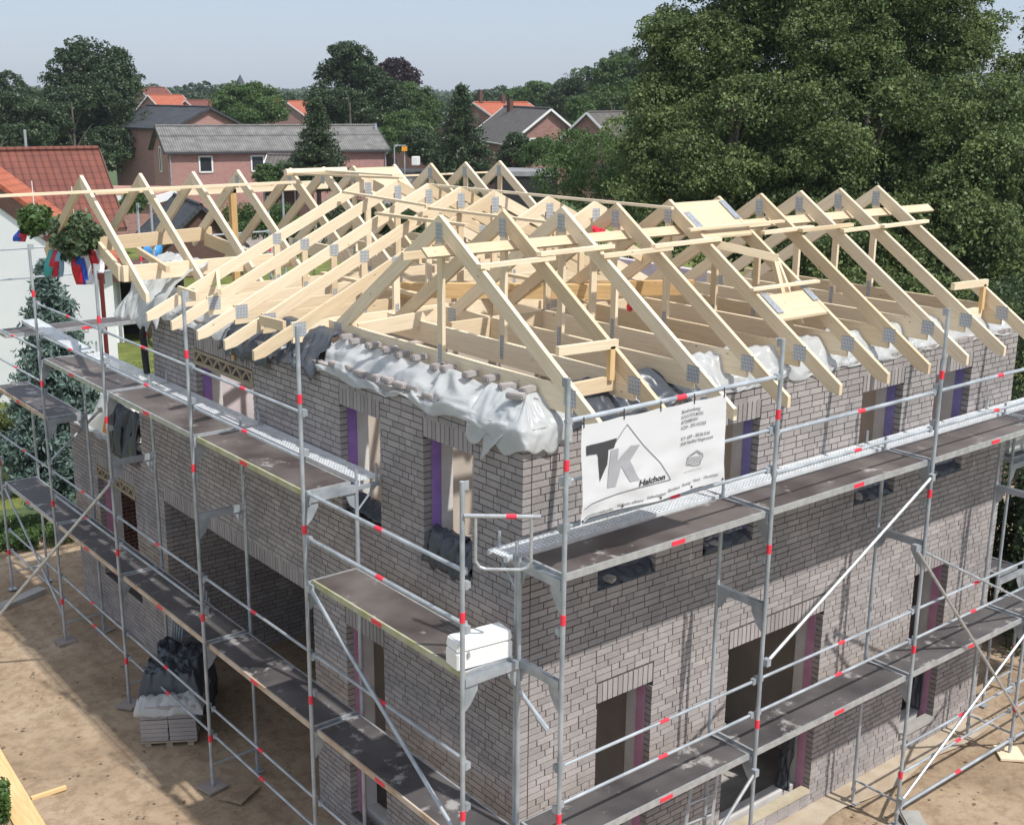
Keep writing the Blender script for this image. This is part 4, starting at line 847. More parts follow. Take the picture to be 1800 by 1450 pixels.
btext('UISNN AIENINFLNS IE ISNND', 984, 718, .022, M['inkgrey'], width=.28)
for s in (.01, .27, .52, .76, .985):
    mb = MB(); p = bpt(s, 0); mb.tube(p+Vector((0,-.005,-.03)), p+Vector((0,.0,.075)), .007, 6); mb.build('cable_tie', M['ink'], t)
    mb = MB(); p2 = bpt(s, .97); mb.tube(p2+Vector((0,-.012,0)), p2+Vector((0,-.004,0)), .012, 8); mb.build('eyelet', M['ink'], t)


# ================================================================== SITE OBJECTS
t = thing('brick_pallet', 'pallet of grey bricks under crumpled black and clear foil below the left scaffold', 'pallet', (-.3,8.0,0))
Rz = Matrix.Rotation(math.radians(-32), 3, 'Z')
def rot(p, c=(-.52,8.15)): q = Rz @ Vector(p); return Vector((c[0]+q.x, c[1]+q.y, q.z))
mb = MB()
for k in range(3): mb.box(rot(((k-1)*.33,0,.05)), (.10,.9,.08), Rz)
mb.box(rot((0,0,.10)), (.86,.92,.025), Rz); mb.build('pallet_base', M['oldwood'], t)
mb = MB(); R = random.Random(6)
for lv in range(8):
    for i in range(10):
        for s_, dx in ((0, .22), (1, -.22)): mb.box(rot((dx+R.uniform(-.008,.008), -.41+i*.091, .155+lv*.073+(.012 if lv > 4 else 0)+(.012 if lv > 8 else 0))), (.42,.083,.066), Rz, R.uniform(.4,.9))
mb.build('bricks', M['brick'], t)
def cover(c, hx, hy, z0, z1, amp, m, name, seed, parent):
    n = 44; V = []
    for i in range(n):
        for j in range(n):
            a, b = -1.25+2.5*i/(n-1), -1.25+2.5*j/(n-1); r = max(abs(a), abs(b)); top = min(1, max(0, (1.15-r)/.3)); q = Vector((a*2.2+seed, b*2.2, seed))
            d = noise.noise(q)+.7*(1-2*abs(noise.noise(q*2.1)))*1; ca, cb = max(-1.04,min(1.04,a)), max(-1.04,min(1.04,b)); p = rot((ca*hx, cb*hy, 0), c)
            V.append((p.x+amp*.4*noise.noise(q*1.7), p.y+amp*.4*noise.noise(q*1.9+Vector((3,3,3))), z0+(z1-z0)*top*(.9)+amp*d*(.3+top*.7)))
    F = np.array([[i*n+j, (i+1)*n+j, (i+1)*n+j+1, i*n+j+1] for i in range(n-1) for j in range(n-1)]); o = quick(name, np.array(V), F, m, parent, smooth=True); o.modifiers.new('s', 'SOLIDIFY').thickness = .004
cover((-.47,8.2), .50, .52, .56, .80, .08, M['film'], 'clear_film', 2.2, t); cover((-.40,8.33), .47, .42, .60, 1.12, .12, M['foil'], 'black_cover', 5.1, t)
cover((.02,8.9), .45, .40, .05, 1.0, .2, M['foil'], 'black_cover', 9.3, t)
t = thing('frame_stack', 'grey steel frames leaning together in the dark recess behind the brick pallet', 'steel frames', (.3,10.2,0)); mb = MB()
for i in range(5):
    y = 9.45-i*.09; mb.tube((.0-.02*i,y,.02), (.25,y+.15,1.9-.1*i), .02, 8); mb.tube((.55,y,.02), (.75,y+.15,1.9-.1*i), .02, 8)
    for k in range(4): mb.tube((.05+.04*k,y+.03*k,.2+.45*k), (.6+.04*k,y+.03*k,.2+.45*k), .014, 8)
mb.build('frames', M['galv'], t)
timber('formwork_plank', at_z(-40,1290,.06), at_z(75,1490,.06), .36, .05, 'wide pale plank at the lower left picture edge', 'wood2', 'plank'); timber('timber_offcut', at_z(55,1403,.06), at_z(116,1383,.06), .06, .05, 'small timber offcut on the sand beside the wide plank', 'wood2', 'offcut')
mb = MB(); p = at_z(425,1395,.05)
mb.box((p.x,p.y,.07), (.5,.32,.02), Matrix.Rotation(.5,3,'Z')); tag(mb.build('loose_board', M['sand']), 'sandy flat board on the ground beside the second scaffold foot', 'board')
p = at_z(1215,1447,.1); bevbox('grey_slab', (p.x,p.y,.12), (.5,.3,.06), M['zinc'], None, .4, .02); tag(bpy.data.objects['grey_slab'], 'small grey sheet metal piece at the lower picture edge', 'sheet metal')
p = at_z(1755,1448,.1); bevbox('white_stone', at_z(1605,1440,.1), (.42,.3,.06), M['concrete'], None, .9, .02); tag(bpy.data.objects['white_stone'], 'pale flat board piece on the sand in front of the right scaffold', 'board')
p = at_z(52,1050,0); mb = MB(); mb.box((p.x-.2,p.y-.1,.06), (1.1,.24,.10), Matrix.Rotation(.4,3,'Z')); o = mb.build('fence_foot', M['concrete']); tag(o, 'long concrete foot of the mesh fence at the far left', 'fence foot')
# fence of the neighbour (weathered boards)
t = thing('board_fence', 'weathered grey board fence ending in a red panel behind the spruce', 'fence', at_z(245,600,0)); A, B = at_z(203,545,0), at_z(268,600,0); mb = MB()
n = 22; dd = (B-A)
for i in range(n):
    p = A+dd*(i/n); q = A+dd*((i+.9)/n); mb.beam(p+Vector((0,0,.85)), q+Vector((0,0,.85)), .03, 1.5, random.random())
mb.build('boards', M['oldwood'], t)
mb = MB(); mb.beam(A+dd*1.0+Vector((0,0,.7)), A+dd*1.25+Vector((0,0,.55)), .04, .9); mb.build('red_panel', M['brownbrick'], t)

# topping-out wreaths hanging from the long batten
def ribbon(c, cols, parent, L=.5, sd=1, side=None):
    side = side or RT
    for k, m in enumerate(cols):
        V = []; n = 12
        for i in range(n+1):
            s = i/n; w = .06*(1+.4*math.sin(s*3)); base = c + side*((k-len(cols)/2)*.09 + .10*s*(-1 if sd % 2 else .4)*1.0) - Vector((0,0,1))*L*s + fwd*(.04*math.sin(s*5+k+sd)-.03)
            V += [tuple(base-side*w), tuple(base+side*w)]
        F = np.array([[2*i, 2*i+1, 2*i+3, 2*i+2] for i in range(n)]); o = quick('ribbon', np.array(V), F, m, parent, smooth=True); o.modifiers.new('s','SOLIDIFY').thickness = .004
RB = [mat('ribbon_'+n_, c_, .35)[0] for n_, c_ in (('blue',(.03,.10,.55)),('red',(.62,.02,.04)),('white',(.8,.8,.85)),('teal',(.05,.38,.36)),('light_blue',(.25,.45,.62)))]
# ================================================================== VEGETATION
def leaves(cent, size, nrm=None, flat=.0, aspect=.62):
    n = len(cent); a = RNG.normal(size=(n,3))
    if nrm is not None: a = a*(1-flat) + nrm*flat*1.6
    a /= np.linalg.norm(a, axis=1, keepdims=True)+1e-9
    b = np.cross(a, RNG.normal(size=(n,3))); b /= np.linalg.norm(b, axis=1, keepdims=True)+1e-9; c = np.cross(a, b)
    sz = (size*RNG.uniform(.6, 1.35, n))[:, None]; V = np.empty((n,4,3)); V[:,0] = cent+b*sz; V[:,1] = cent+c*sz*aspect; V[:,2] = cent-b*sz*.9; V[:,3] = cent-c*sz*aspect
    return V.reshape(-1,3), np.arange(n*4).reshape(n,4)
def crown(blobs, nclump, per, csig, size, low=-.75, tintn=.5, inner=.12, flat=.35):
    """blobs: (x,y,z,rx,ry,rz). leaf clumps on a lumpy shell"""
    B = np.array(blobs, float); w = (B[:,3]*B[:,5])**1.0; w /= w.sum(); idx = RNG.choice(len(B), nclump, p=w); d = RNG.normal(size=(nclump,3)); d[:,2] += .25; d /= np.linalg.norm(d, axis=1, keepdims=True)
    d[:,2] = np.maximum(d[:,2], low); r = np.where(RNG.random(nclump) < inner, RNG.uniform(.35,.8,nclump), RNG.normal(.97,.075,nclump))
    C = B[idx,:3] + d*B[idx,3:6]*r[:,None]; sg = csig*RNG.uniform(.55,1.5,nclump)*1.35; k = np.repeat(np.arange(nclump), per)
    e = RNG.normal(size=(len(k),3)); e[:,2] += .55; e += d[k]*.55; e /= np.linalg.norm(e, axis=1, keepdims=True); off = e*(sg[k]*RNG.uniform(.55,1.08,len(k)))[:,None]; off[:,2] *= .72; P = C[k]+off; V, F = leaves(P, size*RNG.uniform(.6,1.25,len(k)), e+np.array([0,0,.35]), flat)
    tn = np.clip(tintn + RNG.normal(0,.16,nclump)[k] + RNG.normal(0,.17,len(k)), 0, 1); return V, F, tn
def trunk(p, h, r, lean=(0,0), limbs=5, spread=1.5, h0=.35):
    mb = MB(); p = Vector(p); q = p+Vector((lean[0],lean[1],h)); n = 6; pts = [p.lerp(q, i/n)+Vector((.12*noise.noise(Vector((p.x,i,1))),.12*noise.noise(Vector((p.y,i,7))),0))*min(i,1) for i in range(n+1)]
    for i in range(n): mb.tube(pts[i], pts[i+1], r*(1-.75*i/n), 9, False, r*(1-.75*(i+1)/n))
    R = random.Random(int(abs(p.x*13+p.y*7)))
    for k in range(limbs):
        i = R.randint(max(1,int(n*h0)), n-1); a = k*2.4+R.random(); e = pts[i]+Vector((math.cos(a)*spread*R.uniform(.6,1.1), math.sin(a)*spread*R.uniform(.6,1.1), h*R.uniform(.15,.35))); m_ = pts[i].lerp(e,.5)+Vector((0,0,.15*spread))
        rr = r*(1-.75*i/n)*.55; mb.tube(pts[i], m_, rr, 7, False, rr*.7); mb.tube(m_, e, rr*.7, 7, False, rr*.25)
    return mb
def tree(kind, label, base, blobs, nclump, per, csig, size, m, tr=.2, group=None, cat='tree', **k):
    base = Vector(base); t = thing(kind, label, cat, base, group); V, F, tn = crown(blobs, nclump, per, csig, size, **k); quick('crown', V, F, M[m], t, attr=tn)
    zt = max(b[2] for b in blobs); trunk(base, (zt-base.z)*.62, tr, spread=max(b[3] for b in blobs)*.6, limbs=6).build('trunk', M['bark'], t, smooth=True); return t
def lumpy(bl, k=9, f=.40):
    out = []
    for b in bl:
        n_ = k
        for i in range(n_):
            d = RNG.normal(size=3); d[2] = abs(d[2])*.9-.25; d /= np.linalg.norm(d); q = RNG.uniform(.7,1.3)*f
            out.append((b[0]+d[0]*b[3]*.80, b[1]+d[1]*b[4]*.80, b[2]+d[2]*b[5]*.80, b[3]*q, b[4]*q, b[5]*q*.85))
        out.append((b[0], b[1], b[2]-.1*b[5], b[3]*.72, b[4]*.72, b[5]*.72))
    return out
def px_blob(u, v, D, r, rz=None, ry=None):
    p = at(u, v, D); s = D/FPX; return (p.x, p.y, p.z, r*s, (ry or r)*s, (rz or r)*s)
def gnd(u, D): p = at(u, 700, D); return Vector((p.x, p.y, 0))
# big poplars at the right
tree('poplar_tree', 'tall poplar at the left of the big group, lowest branches towards the dark tiled house', gnd(1260,43), lumpy([px_blob(*b) for b in ((1235,95,43,105,100),(1310,30,43,100,80),(1250,200,42,120,100),(1190,60,43,50,40),(1185,170,43,75,70),(1150,80,43,35,30),(1360,130,43,95),(1140,270,42,60,55),(1230,310,41,100,80),(1345,290,42,105,95),(1165,350,41,65,50),(1260,400,41,95,70),(1290,-60,43,110,90))]), 2100, 95, .33, .060, 'poplar', .28, low=-.9, inner=.06)
tree('poplar_tree', 'tallest poplar in the middle of the big group, rising out of the picture', gnd(1480,42), lumpy([px_blob(*b) for b in ((1450,60,42,125,110),(1540,-40,42,125,100),(1410,-60,42,100,90),(1480,190,41,130,110),(1420,310,40,110,90),(1540,330,40,115,95),(1500,430,39,120,80),(1390,420,40,90,70),(1580,130,42,90,90),(1480,520,38,120,70),(1600,480,38,90,80))]), 2500, 95, .33, .060, 'poplar', .32, low=-.9, inner=.06)
tree('poplar_tree', 'poplar at the right of the big group with a ragged right edge against the sky', gnd(1660,41), lumpy([px_blob(*b) for b in ((1640,30,42,95,100),(1690,110,41,60,70),(1660,220,40,110,90),(1700,330,39,110,90),(1640,400,39,110,80),(1720,450,38,100,80),(1640,-60,42,90,80),(1770,300,39,60,50),(1690,540,37,110,70),(1745,200,40,55,40))]), 2000, 95, .33, .060, 'poplar', .28, low=-.9, inner=.06)
tree('poplar_tree', 'small part of a poplar at the right picture edge above the ragged gap', gnd(1850,42), lumpy([px_blob(*b) for b in ((1830,130,42,60,50),(1810,250,42,70,60),(1840,380,40,80,90),(1860,60,42,50,40),(1850,520,39,90,90))]), 700, 90, .32, .060, 'poplar', .2, low=-.9, inner=.06)
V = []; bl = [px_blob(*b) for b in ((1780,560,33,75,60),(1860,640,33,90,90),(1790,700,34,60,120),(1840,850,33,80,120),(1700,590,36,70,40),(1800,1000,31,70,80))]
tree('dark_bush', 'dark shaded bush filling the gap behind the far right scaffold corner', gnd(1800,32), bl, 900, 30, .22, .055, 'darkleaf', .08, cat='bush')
bl = [px_blob(*b) for b in ((985,320,52,45,40),(1010,270,54,38,35),(1050,290,52,50,50),(1120,330,50,60,55),(1180,390,48,70,50),(1060,340,50,60,40))]
tree('willow_bush', 'light green bush at the foot of the poplars beside the flat grey roof', gnd(1050,51), bl, 950, 30, .24, .06, 'midleaf', .1, cat='bush')
bl = [px_blob(*b) for b in ((1095,240,60,36,30),(1110,280,58,40,30),(1140,220,62,30,25))]
tree('silver_tree', 'loose grey green tree in front of the dark tiled house at the right', gnd(1100,60), bl, 330, 26, .26, .065, 'poplar', .12, tintn=.7)
# trees in the middle distance  (label, kind, base u, D, blobs px, clumps, mat)
T2 = [
 ('broad_tree', 'big dark tree at the far left, higher than all roofs', 168, 118, ((165,130,118,60,50),(120,160,118,38,45),(210,160,118,40,45),(165,200,117,75,60),(120,230,116,50,45),(215,235,116,45,40),(150,100,118,30,28),(195,110,118,24,22),(118,105,118,16,20),(170,270,115,70,40),(100,200,117,22,40),(130,300,114,50,40)), 2000, 'darkleaf', .36, .15),
 ('broad_tree', 'mid green tree at the left picture edge beside the big dark tree', 40, 110, ((40,210,110,52,45),(0,190,112,45,40),(80,220,110,36,38),(20,250,108,60,40),(-20,240,110,50,40)), 900, 'darkleaf', .32, .14),
 ('broad_tree', 'round distant tree at the far left above the mid green one', 15, 170, ((15,152,170,26,20),(-10,165,170,34,22),(45,172,170,22,14)), 260, 'darkleaf', .4, .2),
 ('broad_tree', 'large dark green tree in the middle of the skyline', 628, 125, ((612,110,125,34,28),(640,130,125,36,34),(590,150,125,34,32),(660,165,125,42,38),(610,190,124,55,40),(575,185,124,28,34),(640,215,123,50,34),(690,195,124,26,34),(600,96,125,18,16)), 1500, 'darkleaf', .36, .15),
 ('copper_beech', 'purple leaved tree peeping over the large middle tree', 700, 170, ((695,125,170,24,16),(715,135,170,20,14),(678,130,170,16,14),(705,145,170,26,14)), 340, 'purple', .36, .18),
 ('broad_tree', 'round light green tree behind the dark slate roof', 430, 135, ((420,175,135,32,24),(450,165,136,26,18),(462,190,134,30,22),(400,195,134,26,20),(480,205,133,22,16),(430,205,133,34,16)), 700, 'lightleaf', .34, .15),
 ('broad_tree', 'light green tree to the right of the copper beech', 735, 140, ((725,175,140,28,24),(745,190,140,24,22),(712,160,141,20,14),(735,215,138,34,26)), 460, 'midleaf', .34, .15),
 ('broad_tree', 'green tree between the spruce and the large middle tree', 705, 118, ((705,225,118,26,24),(735,245,116,28,24),(690,250,116,22,18)), 380, 'midleaf', .3, .13),
 ('broad_tree', 'dark bushy tree right of the street lamp', 755, 105, ((740,255,105,26,22),(765,275,104,22,18)), 260, 'darkleaf', .3, .12),
 ('broad_tree', 'tall narrow pale tree left of the poplars', 1065, 150, ((1062,130,150,24,20),(1070,160,150,30,24),(1050,180,150,24,24),(1085,120,150,20,16),(1078,185,149,34,26)), 520, 'midleaf', .36, .17),
 ('broad_tree', 'dark tree behind the tall pale tree', 1100, 165, ((1100,118,165,34,22),(1130,140,165,36,26),(1085,150,165,26,26),(1125,170,165,40,28)), 460, 'darkleaf', .4, .2),
 ('broad_tree', 'dark green tree above the brick gable on the right', 1010, 160, ((1010,160,160,30,24),(985,175,160,24,20),(1035,180,160,26,24),(1000,195,159,30,20)), 440, 'darkleaf', .38, .17),
 ('broad_tree', 'broad olive tree behind the red hipped roof', 950, 190, ((945,165,190,30,16),(920,172,190,24,14),(975,172,190,20,14)), 300, 'midleaf', .42, .2),
 ('broad_tree', 'bright green tree between the two grey roofs on the right', 1022, 125, ((1020,195,125,22,20),(1028,225,124,22,22)), 240, 'lightleaf', .3, .13),
 ('round_bush', 'clipped dark bush in front of the white gable wall of the grey roofed house', 908, 100, ((908,262,100,20,22),(900,280,100,24,18)), 240, 'darkleaf', .24, .10),
 ('round_bush', 'leafy bush under the brick gable of the grey roofed house', 955, 98, ((955,265,98,34,18),(985,275,98,28,16),(930,280,98,24,12)), 330, 'midleaf', .24, .10),
 ('small_tree', 'small green tree at the long brick wall between its windows', 505, 86, ((500,300,86,14,14),(470,310,86,18,16),(485,322,86,22,14)), 220, 'midleaf', .2, .09),
 ('round_bush', 'dark green bush beside the white van in the drive', 352, 74, ((238,350,74,16,12),(232,362,74,20,10)), 200, 'lightleaf', .16, .07),
 ('round_bush', 'green garden bush seen through the middle rafters', 470, 58, ((455,395,58,40,30),(500,400,58,36,30),(420,390,58,24,20)), 420, 'midleaf', .2, .06),
 ('round_bush', 'dark bush seen under the roof frame behind the laminated beams', 560, 50, ((560,420,50,60,40),(640,400,50,60,40),(720,400,50,60,40)), 600, 'darkleaf', .2, .06)]
for kind, lab, u, D, bl, nc, mm, cs, sz in T2:
    tree(kind, lab, gnd(u, D), lumpy([px_blob(*b) for b in bl], 6, .42) if nc > 400 else [px_blob(*b) for b in bl], int(nc*.85), 56, cs*1.2, sz*.85, mm, .25 if 'tree' in kind else .08, cat='tree' if 'tree' in kind else 'bush', low=-.8)
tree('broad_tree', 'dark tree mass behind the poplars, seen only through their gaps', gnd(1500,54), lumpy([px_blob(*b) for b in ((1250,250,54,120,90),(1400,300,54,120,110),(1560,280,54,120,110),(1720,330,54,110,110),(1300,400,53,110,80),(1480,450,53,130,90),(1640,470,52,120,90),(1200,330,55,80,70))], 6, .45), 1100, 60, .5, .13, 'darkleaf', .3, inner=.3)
# conifers
def conifer(kind, label, u, vtop, vbot, D, halfw, m, n=34, per=34, size=.09, droop=.25, cols=1.0):
    top = at(u, vtop, D); base = gnd(u, D); s = D/FPX; H = top.z; zb = max(.2, at(u, vbot, D).z); t = thing(kind, label, 'conifer', base); C = []
    for i in range(n):
        f = (i+.3)/n; z = H-(H-zb)*f**1.05; r = halfw*s*(f**.85)*RNG.uniform(.82,1.12)+.05; nb = int(6+f*11)
        for k in range(nb):
            a = RNG.uniform(0, 6.28); rr = r*RNG.uniform(.8,1.1)
            for q in np.linspace(.15, 1, max(3, int(rr/(size*2.0)))): C.append((base.x+math.cos(a)*rr*q, base.y+math.sin(a)*rr*q, z-droop*rr*q*q*.8+.10*rr*q))
    C = np.array(C); k = np.repeat(np.arange(len(C)), max(3, per//4)); P = C[k]+RNG.normal(size=(len(k),3))*size*np.array([1.1,1.1,.55]); V, F = leaves(P, np.full(len(k), size), None, 0, .35)
    quick('crown', V, F, M[m], t, attr=np.clip(.5+RNG.normal(0,.2,len(C))[k], 0, 1)); mb = MB(); mb.tube(base, (base.x,base.y,H*.93), .16*D/60, 8, True, .02); mb.build('trunk', M['bark'], t); return t
conifer('blue_spruce', 'blue spruce between the left scaffold and the white house', 104, 452, 900, 31, 108, 'blueneedle', 46, 80, .085, .35)
conifer('conifer', 'dark narrow conifer standing in front of the corrugated roof', 572, 176, 330, 88, 55, 'needle', 42, 44, .12, -.1)
conifer('spruce_tree', 'dark spruce with layered branches left of the grey roofed house', 812, 152, 310, 100, 62, 'needle', 34, 40, .16, .3)
# horizon trees: shared meshes of four kinds
protos = []
for k in range(4):
    V, F, tn = crown([(0,0,5.5,4.2,4.2,3.2),(2.6,1,4.2,2.8,2.8,2.2),(-2.8,-1,4.4,2.6,2.6,2.2),(0,0,2.6,4.4,4.4,2.4)] if k < 2 else [(0,0,5.8,3.4,3.4,3.6),(1.2,0,3.2,3.6,3.6,3.0)], 170, 12, .55, .42, inner=.1)
    me = quick('crown', V, F, M['farleaf' if k % 2 else 'darkleaf'], None, attr=tn); protos.append(me)
tm = MB(); tm.tube((0,0,0), (0,0,4.5), .35, 7, True, .2); tproto = tm.build('trunk', M['bark'])
R = random.Random(21); k = 0; rows = [(290, 176, 34), (370, 172, 40), (470, 167, 50)]
spots = []
for D, vt, nn in rows:
    for i in range(nn):
        u = -60+ (1190*(i+R.uniform(.1,.9))/nn); spots.append((u, D*R.uniform(.93,1.08), R.uniform(.6,1.15)))
spots += [(356,390,1.2),(385,380,1.0),(500,370,1.1),(545,360,1.2),(868,260,1.1),(935,255,1.3),(330,230,.9),(420,225,.9),(1150,220,1.6),(1050,230,1.4)]
for (u, D, s) in spots:
    if 230 < u < 340 and D < 300: continue
    g0 = at(u, 300, D); t = thing('horizon_tree', 'small round tree in the wooded plain near the horizon', 'tree', (g0.x, g0.y, 0), 'small trees in the plain near the horizon')
    c = bpy.data.objects.new('crown', protos[k % 4].data); COL.objects.link(c); c.parent = t; d = bpy.data.objects.new('trunk', tproto.data); COL.objects.link(d); d.parent = t; t.scale = (s*1.2, s*1.2, s*R.uniform(.85,1.1)); t.rotation_euler = (0,0,R.random()*6); k += 1
for o in protos+[tproto]: bpy.data.objects.remove(o)
# farthest wood as one mass
C = []; n = 15000; a = RNG.uniform(-.55,.55,n); D = RNG.uniform(520,1500,n); f2 = np.array([math.cos(YAW), math.sin(YAW)]); r2 = np.array([math.sin(YAW), -math.cos(YAW)])
x = CP.x+D*(f2[0]+r2[0]*a); y = CP.y+D*(f2[1]+r2[1]*a); hh = 7+3.0*np.array([noise.noise(Vector((p/55, q/55, 0))) for p, q in zip(x, y)])+D*.0016
z = RNG.uniform(.15,1,n)*hh; V, F = leaves(np.stack([x,y,z],1), np.full(n,2.2)*(D/700), None, 0, .8); tag(quick('distant_wood', V, F, M['farleaf'], attr=np.clip(RNG.normal(.5,.2,n),0,1)), 'far continuous wood on the horizon', 'wood', kind='stuff')
# hedge and weeds, grass blades by the site
def strip(name, pts, w, h, n, size, m, label, cat, kind=None):
    P = []; 
    for i in range(n):
        k = RNG.integers(0, len(pts)-1); p = np.array(pts[k]); q = np.array(pts[k+1]); s = RNG.random(); c = p+(q-p)*s; d = (q-p)/np.linalg.norm(q-p); nn = np.array([-d[1], d[0]])
        c2 = c+nn*RNG.uniform(-w,w); P.append((c2[0], c2[1], RNG.random()**.6*h*(.75+.35*noise.noise(Vector((c2[0]*1.1,c2[1]*1.1,0))))))
    V, F = leaves(np.array(P), np.full(n, size)); return tag(quick(name, V, F, M[m], attr=np.clip(RNG.normal(.5,.25,n),0,1)), label, cat, kind=kind)
g1 = [tuple(at_z(*q, 0))[:2] for q in ((-40,800),(60,790),(160,760))]; strip('hedge', g1, .8, 1.3, 9000, .06, 'hedge', 'yellow green hedge beyond the far left end of the scaffold', 'hedge')
g2 = [tuple(at_z(*q, 0))[:2] for q in ((-60,960),(20,950),(70,945),(150,930))]; strip('weeds', g2, .9, .45, 9000, .045, 'midleaf', 'tall weeds at the edge of the sandy site', 'weeds', 'stuff')
g3 = [tuple(at_z(*q, 0))[:2] for q in ((-80,1490),(-10,1445),(20,1440))]; strip('garden_shrub', g3, .25, .8, 1800, .035, 'lightleaf', 'bright green shrub in the lower left picture corner', 'shrub')
P = RNG.uniform([-1,-1],[1,1],(26000,2)); gx = 3+P[:,0]*11; gy = 27+P[:,1]*8; kk = gy > 21.5-.35*gx+.2; gx, gy = gx[kk], gy[kk]; V, F = leaves(np.stack([gx, gy, RNG.uniform(0,.06,len(gx))],1), np.full(len(gx), .05), None, 0, .3); tag(quick('grass', V, F, M['hedge'], attr=RNG.random(len(gx))), 'grass of the neighbouring lawn', 'grass', kind='stuff')
g4 = [tuple(at_z(*q, 0))[:2] for q in ((1715,1085),(1760,1120),(1850,1135),(1990,1150))]; strip('dark_hedge', g4, 1.1, 4.6, 22000, .06, 'darkleaf', 'tall dark hedge behind the far right corner of the scaffold', 'hedge')
# pebbles/clods
M['crumb'] = noisy('soil_crumb', (.13,.095,.065), (.20,.15,.10), 8, .95)
P = RNG.random((4200,2))*np.array([26,24])+np.array([-9,-8]); V, F = leaves(np.stack([P[:,0],P[:,1],np.full(4200,.055)],1), RNG.uniform(.008,.034,4200), np.tile([0,0,1.],(4200,1)), .9, .8); tag(quick('soil_crumbs', V, F, M['crumb'], attr=None), 'small dark crumbs of soil on the sand', 'soil', kind='stuff')

# wreaths (need leaf helper)
def wreath(name, u, v, D, r, m, label, rib, n):
    c = at(u, v, D); t = thing(name, label, 'wreath', c); d = RNG.normal(size=(n,3)); d /= np.linalg.norm(d,axis=1,keepdims=True); rr = r*(RNG.uniform(.55,1,n)**.5)[:,None]*np.array([1,1,.95]); V, F = leaves(np.array(c)+d*rr*(1+.42*np.array([noise.noise(Vector(q_)*2.4+Vector((u,0,0))) for q_ in d]))[:,None], .045*RNG.uniform(.6,1.5,n), d, .4, .6)
    quick('foliage', V, F, M[m], t, attr=np.clip(RNG.normal(.5,.25,n),0,1)); mb = MB(); top = Vector((c.x,10.6,8.44)) if False else c+Vector((0,0,r+.42)); mb.tube(c+Vector((0,0,r*.8)), top, .008, 6); mb.build('hanger', M['white'], t)
    for dx, cols, L, sd in rib: ribbon(c+RT*dx-Vector((0,0,r*.55)), [RB[i] for i in cols], t, L, sd)
wreath('leaf_wreath', 133, 415, 21.3, .44, 'wreath', 'large round leafy topping out wreath with blue, red and teal ribbons under the long batten', [(-.30,(3,1,4),.48,1),(.10,(1,0,2),.62,2),(.36,(1,2),.42,4)], 2600)
wreath('leaf_wreath', 62, 388, 22.5, .31, 'lightleaf', 'smaller bright green topping out wreath left of the large one', [(-.18,(0,1),.22,1),(.30,(2,1),.14,3)], 1500)
mb = MB(); c = at(268,443,27); 
bm = bmesh.new(); bmesh.ops.create_icosphere(bm, subdivisions=3, radius=.22, matrix=Matrix.Translation(c))
for v_ in bm.verts: v_.co += (v_.co-c)*.35*noise.noise(v_.co*4)
me = bpy.data.meshes.new('blue_foil'); bm.to_mesh(me); bm.free(); me.materials.append(mat('blue_foil_mat',(.06,.28,.62),.3)[0]); o = bpy.data.objects.new('blue_bag', me); COL.objects.link(o); tag(o, 'crumpled light blue bag behind the long front beam at the left', 'bag')

